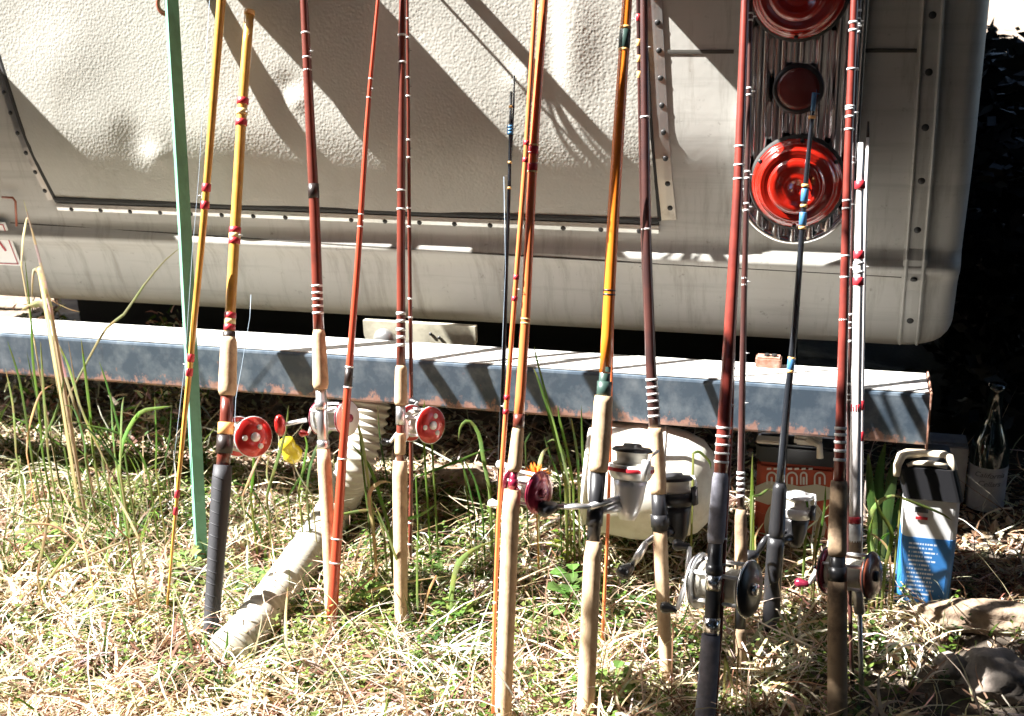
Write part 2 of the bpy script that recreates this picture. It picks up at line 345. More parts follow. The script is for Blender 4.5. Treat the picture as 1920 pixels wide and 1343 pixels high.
# dented embossed hatch
A0, A1 = wallp(15, 150), wallp(106, 372)          # left edge
B0, B1 = wallp(1206, 0), wallp(1236, 412)         # right edge
def ledge(z): return A1.x + (A0.x - A1.x)*(z - A1.z)/(A0.z - A1.z)
def redge(z): return B1.x + (B0.x - B1.x)*(z - B1.z)/(B0.z - B1.z)
ZTOP = 1.75
DENTS = [(255, 262, .045, .05, -.006), (300, 292, .030, .024, .0045), (545, 160, .030, .025, -.004), (560, 190, .020, .018, .0035), (1075, 60, .045, .11, .0065), (1035, 110, .022, .10, -.005), (990, 150, .04, .03, .006), (760, 80, .08, .08, -.004), (130, 100, .10, .08, .004), (420, 250, .09, .06, .003)]
DP = [(wallp(a, b), sx, sz, d) for a, b, sx, sz, d in DENTS]
def hatch():
    rows = []; nz, nx = 110, 190
    for j in range(nz + 1):
        row = []
        for i in range(nx + 1):
            u = i/nx; z0 = lerp(A1.z, B1.z, u); z = lerp(z0, ZTOP, (j/nz)**1.5); x = lerp(ledge(z), redge(z), u)
            d = .006 + .004*math.sin(math.pi*u)
            for c, sx, sz, h in DP: d += h*math.exp(-((x - c.x)/sx)**2 - ((z - c.z)/sz)**2)
            d += .0018*noise.noise(Vector((x*4, z*4, 0)))
            row.append(Vector((x, prof(z) - max(.002, d), z)))
        rows.append(row)
    bm = BM(); grid(bm, rows); return mk('hatch_panel', bm, 'emboss', camper)
hatch()
def strip(name, a, b, w, t, mat, off=0., n=24, sidev=None, rv=None):
    """flat bar following the skin from a to b (points on the skin), w wide, t proud"""
    rows = [[], [], [], [], []]; side = None
    for i in range(n + 1):
        p = a.lerp(b, i/n); nr = wnorm(p.z); tn = (b - a).normalized(); sd_ = nr.cross(tn).normalized()
        base = Vector((p.x, prof(p.z), p.z)) + sd_*off
        base.y = prof(base.z)
        for k, (s, h) in enumerate(((-.5, -.004), (-.5, t), (0, t*1.15), (.5, t), (.5, -.004))): rows[k].append(base + sd_*s*w + nr*h)
    bm = BM(); grid(bm, rows)
    for e in (0, -1): bm.faces.new([bm.verts[k*(n+1) + (0 if e == 0 else n)] for k in range(5)]) if False else None
    return mk(name, bm, mat, camper, False)
RIV = None
def rivets(parent, a, b, n, r=.0062, off=.006):
    global RIV
    for i in range(n):
        p = a.lerp(b, (i + .5)/n); nr = wnorm(p.z); p = Vector((p.x, prof(p.z), p.z)) + nr*off
        bm = BM(); lathe(bm, frame(p, nr, Vector((1, 0, 0))), [(r, -.003), (r, .0006), (r*.75, .0016), (0, .002)], 10)
        mk('screw', bm, 'rivet', parent)
AT = Vector((ledge(ZTOP), prof(ZTOP), ZTOP)); BT = Vector((redge(ZTOP), prof(ZTOP), ZTOP))
# gasket, moulding and its screws on three sides
for nm, a, b, w0, w1, o1, nr_ in (('bottom', A1, B1, .012, .018, .018, 18), ('left', A1, AT, .010, .016, .015, 22), ('right', B1, BT, .009, .030, -.020, 20)):
    strip('gasket', a, b, w0, .009 if nm == 'bottom' else .006, 'gasket')
    s = strip('moulding', a, b, w1, .009 if nm == 'bottom' else .003, 'trim', (o1 if nm != 'bottom' else -o1) if nm != 'left' else o1)
    tn = (b - a).normalized(); sd_ = wnorm(a.z).cross(tn).normalized()
    oo = (o1 if nm != 'bottom' else -o1) if nm != 'left' else o1
    a2, b2 = a + sd_*oo*1.25, b + sd_*oo*1.25
    rivets(s, a2, b2, nr_, .0055, .010 if nm == 'bottom' else .0035)
# lower screw flange under the moulding
# horizontal seams
for xa, xb, yy in ((1252, 1376, 97), (1612, 1732, 95)):
    strip('seam', wallp(xa, yy), wallp(xb, yy), .007, .0015, 'grime', n=4)
strip('seam', wallp(20, 418), wallp(1690, 520), .0025, .0008, 'grime', n=60)
# corner moulding with its screws and a ribbed edge
cm0, cm1 = wallp(1703, 636), wallp(1749, 10); cm1 = cm0 + (cm1 - cm0)*1.8
cs = strip('corner_moulding', cm0, cm1, .044, .008, 'skin', n=40)
for s_ in (-.016, .016):
    tn = (cm1 - cm0).normalized(); sdv = wnorm(cm0.z).cross(tn).normalized()
    strip('moulding_rib', cm0 + sdv*s_, cm1 + sdv*s_, .006, .013, 'skin', n=40)
rivets(cs, cm0, cm1, 12, .0068, .0085)
# ---- tail light cluster
def tail_lights():
    c = wallp(1494, 345); nr = wnorm(c.z); hw = .103
    cx = c.x; zc = c.z
    top = 1.55; y0 = prof(1.0) - .004
    # fluted chrome backplate, round at its lower end
    bm = BM(); rows = []; nz = 60; nf = 6.5
    zb = zc - hw
    for j in range(nz + 1):
        z = lerp(zb + .0005, top, (j/nz)**1.6); 
        w = hw if z > zc else math.sqrt(max(1e-6, hw*hw - (zc - z)**2))
        row = []
        for i in range(181):
            u = -1 + 2*i/180; x = cx + u*w; edge = sstep(1.0, .93, abs(u))
            fl = .5 + .5*math.cos((x - cx)/hw*math.pi*nf)
            row.append(Vector((x, prof(max(z, .9)) - .003 - edge*(.014 + .013*fl), z)))
        rows.append(row)
    grid(bm, rows); plate = mk('tail_light_plate', bm, 'chrome', camper)
    bm = BM(); pts = [Vector((cx - hw, y0 - .012, top))] + [Vector((cx - hw, y0 - .012, lerp(top, zc, k/8))) for k in range(1, 9)]
    pts += [Vector((cx - hw*math.cos(a), y0 - .012, zc - hw*math.sin(a))) for a in [math.pi*k/24 for k in range(25)]]
    pts += [Vector((cx + hw, y0 - .012, lerp(zc, top, k/8))) for k in range(1, 9)]
    tube(bm, pts, .0075, 8); mk('chrome_rim', bm, 'chrome', plate)
    yw = y0 - .022
    def lens(px, py, rad, name):
        c = onY(px, py, yw); mt = frame(c, Vector((0, -1, 0)), Vector((0, 0, 1)))
        bm = BM(); lathe(bm, mt, [(rad*1.06, -.004), (rad*1.06, .004), (rad*1.0, .010), (rad*.9, .008)], 48); bz = mk('bezel', bm, 'gasket', plate)
        k = rad/.083
        bm = BM(); lathe(bm, mt, [(rad*.99, .006), (rad*.985, .014*k), (rad*.93, .019*k), (rad*.90, .0195*k), (rad*.865, .029*k), (rad*.80, .037*k), (rad*.76, .0395*k), (rad*.75, .0385*k), (rad*.70, .042*k), (rad*.69, .041*k), (rad*.64, .0435*k), (rad*.63, .0425*k), (rad*.60, .044*k), (rad*.585, .047*k), (rad*.54, .050*k), (rad*.50, .0505*k), (rad*.42, .0518*k), (rad*.41, .0508*k), (rad*.34, .0528*k), (rad*.33, .0518*k), (rad*.25, .0535*k), (rad*.14, .054*k), (rad*.12, .0505*k), (0, .050*k)], 64)
        ln = mk(name, bm, 'lens', plate)
        for a in (.55, 1.5, 2.6, 4.7):
            bm = BM(); lathe(bm, mt @ Matrix.Translation((rad*.955*math.cos(a), rad*.955*math.sin(a), .018*k)), [(.004, -.002), (.004, .002), (0, .003)], 8); mk('screw', bm, 'rivet', plate)
    lens(1495, 342, .084, 'red_lens'); lens(1499, -18, .084, 'red_lens')
    c = onY(1497, 166, yw); mt = frame(c, Vector((0, -1, 0)), Vector((0, 0, 1)))
    bm = BM(); lathe(bm, mt, [(.046, -.004), (.046, .008), (.042, .013), (.037, .012)], 40); mk('reflector_ring', bm, 'black', plate)
    bm = BM(); lathe(bm, mt, [(.038, .008), (.038, .012), (.03, .014), (0, .015)], 40); mk('reflector', bm, 'lens_dark', plate)
tail_lights()
# ---- number plate at the hatch's corner
pc = wallp(26, 462, .012)
def number_plate():
    a, b = wallp(42, 426, .012), wallp(42, 498, .012); h = (a - b).length
    mt = frame(b, wnorm(b.z), Vector((0, 0, 1)))
    bm = BM(); box(bm, mt @ Matrix.Translation((-.15, h/2, .002)), .30, h, .003, .001); pl = mk('number_plate', bm, 'white_p', camper, False)
    bm = BM()
    for q in ((-.15, h - .006, .288, .002), (-.15, .006, .288, .002), (-.0075, h/2, .002, h - .012)): box(bm, mt @ Matrix.Translation((q[0], q[1], .0045)), q[2], q[3], .001)
    mk('plate_border', bm, 'w_red', pl, False)
    bm = BM(); box(bm, mt @ Matrix.Translation((-.034, h*.48, .0048)) @ Matrix.Rotation(.35, 4, 'Z'), .006, .034, .001); mk('plate_character', bm, 'w_red', pl, False)
    c = [wallp(4, 370, .014), wallp(24, 371, .014), wallp(29, 378, .014), wallp(31, 424, .012)]
    bm = BM(); tube(bm, c, .0028, 8); mk('plate_bracket', bm, 'copper', camper)
number_plate()
# ---- bumper: square steel tube with a rolled lower lip, end plate and bracket
BZ, BB, BD = .45, .3484, .114
BXE = onY(1746, 720, 0).x
def bumper():
    bm = BM(); rows = []; sec = [(BD, BB), (BD, BZ - .004), (BD - .004, BZ), (.006, BZ), (.0015, BZ - .0015), (0, BZ - .006), (0, BB + .006), (.002, BB + .001), (.007, BB), (.028, BB + .001), (.028, BB + .004)]
    for y, z in sec: rows.append([Vector((lerp(-3.3, BXE, i/60), y, z + .0008*noise.noise(Vector((i*.4, y*30, z*30))))) for i in range(61)])
    grid(bm, rows); b = mk('bumper', bm, 'bumper', camper, False)
    bm = BM(); box(bm, Matrix.Translation(((BXE - 3.3)/2, BD/2 + .002, BZ + .0022)), BXE + 3.296, BD - .006, .0025, .0008); mk('top_sheet', bm, 'chalk', b, False)
    bm = BM(); mt = Matrix.Translation((BXE + .002, BD/2 - .001, (BZ + BB)/2)); box(bm, mt, .004, BD + .012, BZ - BB + .012, .0012); mk('end_plate', bm, 'rust', b, False)
    c = onZ(1442, 683, BZ); bm = BM(); box(bm, Matrix.Translation((c.x, BD - .014, BZ + .012)), .05, .03, .024, .003); mk('bracket', bm, 'rust', b, False)
    for px in (1436, 1450):
        q = onZ(px, 676, BZ + .025); bm = BM(); lathe(bm, frame(Vector((q.x, BD - .014, BZ + .024)), Vector((0, 0, 1)), Vector((1, 0, 0))), [(.006, 0), (.006, .004), (0, .005)], 6); mk('bolt', bm, 'rivet', b, False)
    # hanging mount plate with its lamp
    a, e = onY(680, 600, .17), onY(890, 600, .17); w = e.x - a.x; zt = ZB + .02; zb = onY(800, 650, .17).z - .01; r = .035; out = []
    for k in range(9): t = math.pi/2*k/8; out.append((w - r + r*math.sin(t)*1.0, zb + r - r*math.cos(t)))
    out = [(r - r*math.sin(math.pi/2*k/8), zb + r - r*math.cos(math.pi/2*k/8)) for k in range(8, -1, -1)] + out + [(w, zt), (0, zt)]
    bm = BM(); prism(bm, frame(Vector((a.x, .185, 0)), Vector((0, -1, 0)), Vector((0, 0, 1))) @ Matrix.Identity(4), [(x, z) for x, z in out], .015); mp = mk('mount_plate', bm, 'cream', camper, False)
    q = onY(722, 628, .17); bm = BM(); lathe(bm, frame(Vector((q.x, .168, q.z - .012)), Vector((0, -1, 0)), Vector((0, 0, 1))), [(.028, 0), (.027, .006), (.018, .014), (0, .018)], 24); mk('plate_lamp', bm, 'alu', mp)
    for px, py in ((808, 626), (824, 633)):
        q = onY(px, py, .17); bm = BM(); lathe(bm, frame(Vector((q.x, .169, q.z)), Vector((0, -1, 0)), Vector((0, 0, 1))), [(.004, 0), (.004, .002), (0, .003)], 8); mk('bolt', bm, 'rivet', mp)
bumper()
# ---- unseen plates and rods, added and sized to throw shadow bands on the wall
SLP = L.x/-L.z
def shadow_caster(pxa, pxb, y, zv, dep, name):
    a = wallp(pxa, y); b = wallp(pxb, y)
    x0, x1 = a.x - (zv - a.z)*SLP, b.x - (zv - b.z)*SLP
    bm = BM(); box(bm, Matrix.Translation(((x0 + x1)/2, .12 - dep/2 - .002, zv)), x1 - x0, dep, .012, .002); return mk(name, bm, 'alu', camper, False)
shadow_caster(462, 720, 10, 1.42, .16, 'shadow_plate'); shadow_caster(885, 910, 10, 1.40, .15, 'shadow_bar'); shadow_caster(-500, 26, 156, 1.44, .18, 'shadow_plate_left'); shadow_caster(1238, 2200, 10, 1.32, .155, 'shadow_plate_right')
bm = BM(); q = wallp(972, 152); x0 = q.x - (1.38 - q.z)*SLP; tube(bm, [(x0, .13, 1.38), (x0, -.03, 1.38)], .003, 8); mk('shadow_rod', bm, 'alu', camper)

# ------------------------------------------------------------------ fishing tackle
RODS = []
class Rod:
    """a straight-ish piece standing on the ground and leaning back; everything is placed by pixel rows along it"""
    def __init__(s, name, label, pts, lean, group='fishing rods leaning against the camper', cat='fishing rod', zb=0., reach=None):
        pts = sorted(pts, key=lambda p: p[1]); s.px = pts
        b = pts[-1]; g = onZ(b[0], b[1], zb)
        for _ in range(4): g = onZ(b[0], b[1], gz(g.x, g.y) + zb)
        s.g = g; s.lean = lean
        s.root = root(name, g, label, cat, group); s.reach = reach; RODS.append((label, s))
        if DEBUG:
            import sys
            t = s.at(max(0, pts[0][1])); print(*('ROD', label[:40], 'g', [round(v, 2) for v in g], 'Y@.45', round(g.y + lean*(.45 - g.z), 3), 'topY', round(t.y, 3), 'wall', round(prof(t.z), 3), 'z', round(t.z, 2)), file=open('/tmp/rods.txt', 'a'))
    def hit(s, px, py):
        # plane  Y - gY = lean*(Z - gZ)
        d = ray(px, py); k = (CP.y - s.g.y) - s.lean*(CP.z - s.g.z); return CP + d*(-k/(d.y - s.lean*d.z))
    def x(s, py):
        P = s.px
        if py <= P[0][1]: a, b = P[0], P[1]
        elif py >= P[-1][1]: a, b = P[-2], P[-1]
        else:
            for a, b in zip(P, P[1:]):
                if a[1] <= py <= b[1]: break
        return lerp(a[0], b[0], (py - a[1])/(b[1] - a[1]))
    def at(s, py): return s.hit(s.x(py), py)
    def m(s, w, p): return w/2*proj(p)[2]/F
    def tan(s, py): return (s.at(py - 4) - s.at(py + 4)).normalized()
    def seg(s, name, y0, y1, w, mat, n=None, seg=14, prof_=None, parent=None):
        n = n or max(2, int(abs(y1 - y0)/60)); P, Rr = [], []
        ws = w if isinstance(w, (list, tuple)) else (w, w)
        for i in range(n + 1):
            t = i/n; y = lerp(y0, y1, t); p = s.at(y); k = t*(len(ws) - 1); j = min(int(k), len(ws) - 2)
            P.append(p); Rr.append(s.m(lerp(ws[j], ws[j+1], k - j), p))
        if y0 <= 2 and s.reach:      # carry on out of the picture until it meets the camper
            d = (P[0] - P[1]).normalized(); q = P[0] + d*min((s.reach - P[0].y)/d.y if d.y > .05 else .4, (1.29 - P[0].z)/max(.2, d.z))
            P.insert(0, q); Rr.insert(0, Rr[0]*.6)
        bm = BM(); tube(bm, P, Rr, seg); return mk(name, bm, mat, parent or s.root)
    def grip(s, name, y0, y1, w, mat, taper=.8, parent=None):
        n = 12; P, Rr = [], []
        ws = w if isinstance(w, (list, tuple)) else (w, w)
        for i in range(n + 1):
            t = i/n; y = lerp(y0, y1, t); p = s.at(y); e = 1 - (1 - taper)*(sstep(.10, 0, t) + sstep(.90, 1, t))
            P.append(p); Rr.append(s.m(lerp(ws[0], ws[1], t)*e, p))
        # fine ring joints, slightly recessed
        bm = BM(); tube(bm, P, Rr, 20); return mk(name, bm, mat, parent or s.root)
    def wraps(s, ys, w, mat, ln=6, name='thread_wrap'):
        for y in ys:
            a, b = s.at(y - ln/2), s.at(y + ln/2); r = s.m(w, a)
            bm = BM(); tube(bm, [a.lerp(b, -.05), a, b, b.lerp(a, -.05)], [r*.85, r, r, r*.85], 12); mk(name, bm, mat, s.root)
    def guides(s, ys, w, side=1, size=9, mat='silver', wrap='w_white', back=.25):
        for y in ys:
            p = s.at(y); t = s.tan(y); o = (Vector((side, -back if back else 0, 0))); o = (o - t*o.dot(t)).normalized(); r = s.m(size, p); rb = s.m(w, p)
            c = p + o*(rb + r*1.25)
            bm = BM(); ring(bm, frame(c, t, o), r, r*.2, 16, 6)
            for k in (-1, 1):
                tube(bm, [p + o*rb*.9 + t*k*r*2.6, p + o*rb*1.15 + t*k*r*1.6, c + t*0 - o*r*.75], r*.16, 5)
            g = mk('line_guide', bm, mat, s.root)
            if wrap:
                for k in (-1, 1):
                    q = p + t*k*r*2.1; bm = BM(); tube(bm, [q - t*r*.55, q + t*r*.55], rb*1.14, 10); mk('thread_wrap', bm, wrap, s.root)
    def line(s, pts, w=1.6, dy=0., mat='mono'):
        bm = BM(); P = [s.hit(*p) + Vector((0, dy, 0)) for p in pts]; tube(bm, P, s.m(w*.6, P[0]), 5); mk('fishing_line', bm, mat, s.root)

def cast_reel(rod, px, py, back, dia, width, plate, axis=(.85, -.45, 0), hand=-1, hang=.6, knobs=2, kmat='white_p', frame_m='silver', cap='silver', arm=.55, dots=0, plate2=None):
    """multiplying reel: two round side plates, cross bars, line spool, foot, crank"""
    p0 = rod.at(py); p = rod.hit(px, py) + Vector((0, back, 0)); k = proj(p)[2]/F
    D, Wd = dia*k, width*k; u = rod.tan(py); ax = Vector(axis); ax = (ax - u*ax.dot(u)).normalized(); mt = frame(p, ax, u)
    bm = BM()
    tube(bm, [mt @ Vector((D*.42*math.cos(a), D*.42*math.sin(a), z)) for a, z in ((.2, -Wd/2), (.2, Wd/2))], D*.045, 8)
    for a in (1.5, 2.6, 3.9, 5.2): tube(bm, [mt @ Vector((D*.42*math.cos(a), D*.42*math.sin(a), -Wd/2)), mt @ Vector((D*.42*math.cos(a), D*.42*math.sin(a), Wd/2))], D*.04, 8)
    rl = mk('reel', bm, frame_m, rod.root)
    bm = BM(); lathe(bm, mt, [(0, -Wd*.46), (D*.40, -Wd*.46), (D*.40, -Wd*.42), (D*.30, -Wd*.40), (D*.33, 0), (D*.30, Wd*.40), (D*.40, Wd*.42), (D*.40, Wd*.46), (0, Wd*.46)], 28); mk('line_spool', bm, 'line', rl)
    for sgn in (-1, 1):
        m2 = mt @ Matrix.Rotation(0 if sgn > 0 else math.pi, 4, 'X') @ Matrix.Translation((0, 0, Wd/2))
        bm = BM(); lathe(bm, m2, [(D*.3, -.0), (D*.5, 0), (D*.515, D*.02), (D*.515, D*.07), (D*.49, D*.10), (D*.42, D*.115), (D*.40, D*.135), (D*.2, D*.145), (0, D*.145)], 36)
        sp = mk('side_plate', bm, (plate2 or plate) if sgn == hand else plate, rl)
        bm = BM(); ring(bm, m2 @ Matrix.Translation((0, 0, D*.045)), D*.515, D*.022, 36, 6); mk('plate_rim', bm, cap, rl)
        bm = BM(); lathe(bm, m2 @ Matrix.Translation((0, 0, D*.145)), [(D*.12, -.001), (D*.12, D*.05), (D*.09, D*.07), (0, D*.07)], 20); mk('bearing_cap', bm, cap, rl)
        if sgn != hand:
            for q in range(dots):
                a = q*2*math.pi/max(1, dots) + 1.2
                bm = BM(); lathe(bm, m2 @ Matrix.Translation((D*.28*math.cos(a), D*.28*math.sin(a), D*.14)), [(D*.075, -.001), (D*.075, D*.014), (0, D*.016)], 14); mk('cap_disc', bm, 'white_p', rl)
    m2 = mt @ Matrix.Rotation(0 if hand > 0 else math.pi, 4, 'X') @ Matrix.Translation((0, 0, Wd/2 + D*.14))
    # star drag and crank
    bm = BM()
    for q in range(5):
        a = q*2*math.pi/5 + hang; tube(bm, [m2 @ Vector((0, 0, D*.10)), m2 @ Vector((D*.30*math.cos(a), D*.30*math.sin(a), D*.10))], [D*.06, D*.035], 6)
    mk('star_drag', bm, cap, rl)
    bm = BM(); ends = []
    for q in range(knobs):
        a = hang + q*math.pi; e = Vector((D*arm*math.cos(a), D*arm*math.sin(a), D*.24)); ends.append(e)
        tube(bm, [m2 @ Vector((0, 0, D*.16)), m2 @ (e*.5 + Vector((0, 0, D*.08))), m2 @ e], [D*.05, D*.055, D*.045], 8, True)
    tube(bm, [m2 @ Vector((0, 0, 0)), m2 @ Vector((0, 0, D*.2))], D*.06, 10); mk('crank_handle', bm, 'silver', rl)
    for e in ends:
        bm = BM(); lathe(bm, m2 @ Matrix.Translation(e), [(D*.03, 0), (D*.065, D*.02), (D*.07, D*.10), (D*.10, D*.19), (D*.115, D*.26), (D*.09, D*.32), (0, D*.34)], 16); mk('handle_knob', bm, kmat, rl)
    # foot clamped to the seat
    f = rod.at(py); bm = BM(); tube(bm, [f - u*D*.42, f - u*D*.2 + (p - f)*.25, f + u*D*.2 + (p - f)*.25, f + u*D*.42], [D*.05, D*.10, D*.10, D*.05], 8)
    tube(bm, [f + (p - f)*.2, f + (p - f)*.7], D*.09, 8); mk('reel_foot', bm, frame_m, rl)
    return rl
def spin_reel(rod, px, py, back, size, body, spool_cap='silver', knob_at=None, arm_mat='alu', rotor=None, stripe=None, bail=True):
    """fixed-spool reel hanging on the rod: stem, gear case, rotor with bail arm, spool, crank"""
    p = rod.hit(px, py) + Vector((0, back, 0)); k = proj(p)[2]/F; S = size*k; u = rod.tan(py); f = rod.at(py)
    o = (p - f); o = (o - u*o.dot(u)); o = o.normalized() if o.length > 1e-4 else Vector((.8, .6, 0)); mt = frame(p, u, o)     # local z up the rod, local y away from it
    bm = BM(); lathe(bm, mt, [(0, -S*.95), (S*.16, -S*.93), (S*.24, -S*.75), (S*.30, -S*.5), (S*.33, -S*.25), (S*.36, -S*.12), (0, -S*.1)], 24)
    rl = mk('reel', bm, body, rod.root)
    bm = BM(); tube(bm, [f - u*S*.9, f - u*S*.5 + o*S*.02, f - u*S*.1], [S*.06, S*.09, S*.05], 8); tube(bm, [f - u*S*.5, p - u*S*.62 - o*S*.05], [S*.10, S*.14], 8); mk('reel_stem', bm, body, rl)
    bm = BM(); lathe(bm, mt, [(0, -S*.14), (S*.30, -S*.14), (S*.40, -S*.08), (S*.46, S*.05), (S*.47, S*.18), (S*.42, S*.20), (0, S*.19)], 32); mk('rotor', bm, rotor or body, rl)
    bm = BM(); lathe(bm, mt, [(S*.40, S*.2), (S*.41, S*.24), (S*.33, S*.26), (S*.33, S*.44), (S*.40, S*.46), (S*.40, S*.49)], 28); mk('line_spool', bm, 'line' if spool_cap != 'white_p' else 'white_p', rl)
    bm = BM(); lathe(bm, mt, [(S*.41, S*.46), (S*.42, S*.50), (S*.36, S*.55), (S*.2, S*.57), (S*.18, S*.62), (0, S*.63)], 28); mk('spool_cap', bm, spool_cap, rl)
    if stripe:
        bm = BM(); lathe(bm, mt, [(S*.475, S*.06), (S*.48, S*.075), (S*.48, S*.12), (S*.473, S*.135)], 32); mk('red_stripe', bm, stripe, rl)
    if bail:
        bm = BM(); tube(bm, [mt @ Vector((S*.47, 0, -S*.05)), mt @ Vector((S*.54, 0, S*.2)), mt @ Vector((S*.50, S*.1, S*.42)), mt @ Vector((S*.2, S*.5, S*.5)), mt @ Vector((-S*.3, S*.45, S*.46)), mt @ Vector((-S*.53, 0, S*.3)), mt @ Vector((-S*.47, 0, -S*.02))], S*.028, 8); mk('bail_arm', bm, 'silver', rl)
        bm = BM(); box(bm, mt @ Matrix.Translation((S*.51, 0, S*.14)), S*.08, S*.2, S*.42, S*.02); mk('bail_bracket', bm, body, rl)
    if knob_at:
        q = rod.hit(*knob_at[0]) + Vector((0, knob_at[2], 0)); q2 = rod.hit(*knob_at[1]) + Vector((0, knob_at[2], 0))
        bm = BM(); tube(bm, [mt @ Vector((0, 0, -S*.45)), q2], S*.07, 10); tube(bm, [q2, q2.lerp(q, .5), q], [S*.07, S*.10, S*.06], 10, True, (1, .6)); mk('crank_handle', bm, arm_mat, rl)
        d = (q2 - mt @ Vector((0, 0, -S*.45))).normalized()
        bm = BM(); lathe(bm, frame(q, d, u), [(S*.05, -S*.05), (S*.10, 0), (S*.14, S*.12), (S*.17, S*.26), (S*.12, S*.36), (0, S*.38)], 16); mk('handle_knob', bm, 'black', rl)
    return rl

SG = 'loose rod sections leaning beside the rods'
# --- green pole with copper loop
r = Rod('net_pole', 'mint green square wooden pole with a copper loop at its upper end', [(322, 8), (345, 400), (360, 700), (376, 1010), (379, 1075)], .22, None, 'pole', reach=.1)
r.seg('pole', 0, 1075, (30, 29, 28), 'green', 10, 4)
c = r.hit(309, 8); bm = BM(); ring(bm, frame(c, Vector((.3, -1, .1)), Vector((0, 0, 1))), r.m(26, c), r.m(8, c), 24, 8, 1.3); mk('copper_loop', bm, 'copper', r.root)
for o_ in r.root.children:
    if o_.name.startswith('pole'):
        for p_ in o_.data.polygons: p_.use_smooth = False
# --- 1 orange tip section standing tip down
r = Rod('rod_section', 'slim honey orange rod section standing tip down beside the green pole', [(415, 0), (385, 380), (357, 680), (330, 950), (311, 1170)], .30, SG, reach=.1)
r.seg('blank', 0, 1170, (17, 14, 12, 8, 4), 'b_yellow', 14)
r.wraps((352, 385, 671, 698, 926, 958, 1161), 15*.95, 'w_red', 12) if False else None
for y, w in ((352, 16.5), (385, 16), (671, 13.5), (698, 13), (926, 9.5), (958, 9), (1150, 6)): r.wraps((y,), w, 'w_red', 14)
r.guides((368, 684, 942), 13, -1, 6, wrap=None)
r.line([(398, 0), (391, 120), (378, 330), (366, 470), (352, 680), (338, 800), (330, 880)], 1.8, -.01)
# --- 2 yellow rod with red reel
r = Rod('fishing_rod', 'honey yellow fishing rod with red side-plate reel and ribbed black butt grip', [(468, 20), (453, 220), (430, 620), (424, 800), (412, 950), (403, 1080), (393, 1218)], .46)
r.seg('blank', 20, 640, (18, 19, 20), 'b_yellow', 10); r.wraps((24,), 20, 'w_gold', 8, 'ferrule')
r.wraps((190, 230, 432, 452, 592, 614), 22, 'w_red', 11); r.wraps((210, 442, 603), 21.5, 'w_cream', 10); r.seg('winding', 622, 640, 24, 'w_dark')
r.guides((211,), 19, 1, 6, wrap=None); r.guides((442,), 19, 1, 7, wrap=None)
r.grip('foregrip', 632, 742, (30, 35), 'cork'); r.seg('reel_seat', 742, 880, (24, 26), 'b_brown', 4); r.seg('seat_hood', 792, 814, 30, 'w_gold'); r.seg('seat_band', 816, 850, 31, 'w_dark')
bg = r.grip('butt_grip', 872, 1218, (38, 28), 'blackm', .9)
for y in range(895, 1210, 22):
    a = r.at(y); bm = BM(); ring(bm, frame(a, r.tan(y) + Vector((.35, 0, 0)), Vector((0, 1, 0))), r.m(lerp(36, 27, (y - 872)/346), a), r.m(3.5, a), 18, 5); mk('grip_rib', bm, 'blackm', bg)
cast_reel(r, 444, 832, .035, 72, 58, 'red_paint', (.80, -.6, .05), -1, 1.2, 1, 'white_p', 'silver', 'silver', .5, 3)
r.line([(480, 548), (478, 590), (463, 680), (452, 740), (450, 782), (455, 800)], 1.8, -.02)
# --- 3 chestnut rod with silver reel
r = Rod('fishing_rod', 'chestnut brown fishing rod with cork butt and silver reel with a red crank knob', [(570, 0), (590, 400), (597, 600), (604, 800), (616, 1000), (622, 1184)], .30, reach=.11)
r.seg('blank', 0, 640, (15, 18, 20, 20), 'b_brown', 10); r.seg('ferrule', 345, 372, 21, 'w_dark'); r.wraps((62, 108, 132), 17, 'w_white', 3)
r.guides((98,), 17, 1, 6, wrap=None); r.wraps((536, 549, 561, 574, 587), 21.5, 'w_white', 4)
r.grip('foregrip', 617, 730, (24, 31), 'cork'); r.seg('reel_seat', 728, 848, 20, 'alu'); r.seg('seat_hood', 750, 768, 24, 'alu'); r.seg('seat_hood', 826, 842, 23, 'alu'); r.grip('butt_grip', 842, 1184, (27, 22), 'cork', .9)
cast_reel(r, 612, 796, .035, 64, 58, 'silver', (.95, -.3, 0), -1, 2.0, 1, 'red_paint', 'silver', 'maroon', .5, 0)
c = r.hit(525, 798); bm = BM(); tube(bm, [r.hit(530, 797), r.hit(562, 798) + Vector((0, .03, 0))], [r.m(8, c), r.m(9, c)], 8); rl_ = mk('crank_shaft', bm, 'silver', r.root)
bm = BM(); lathe(bm, frame(c, Vector((0, 0, 1)), Vector((1, 0, 0))), [(0, -r.m(44, c)), (r.m(12, c), -r.m(38, c)), (r.m(20, c), -r.m(20, c)), (r.m(21, c), 0), (r.m(20, c), r.m(22, c)), (r.m(12, c), r.m(38, c)), (0, r.m(44, c))], 18); mk('crank_knob', bm, 'red_paint', r.root)
# --- 4 red section
r = Rod('rod_section', 'slim brick red rod section with bare lower end between two cork-handled rods', [(709, 0), (690, 200), (672, 480), (655, 690), (642, 860), (620, 1190)], .30, SG, reach=.1)
r.seg('blank', 0, 1190, (7, 9, 11, 14, 18, 22), 'b_red', 14)
for y, w in ((148, 9), (183, 9.5), (402, 11), (425, 11.5), (688, 16), (726, 17), (860, 19), (1010, 21.5), (1055, 22), (1160, 23)): r.wraps((y,), w, 'w_white', 2.5)
r.seg('ferrule', 690, 724, 15.5, 'w_dark'); r.guides((166, 414), 9, 1, 4, wrap=None); r.guides((706,), 14, 1, 5, 'rivet', wrap=None)
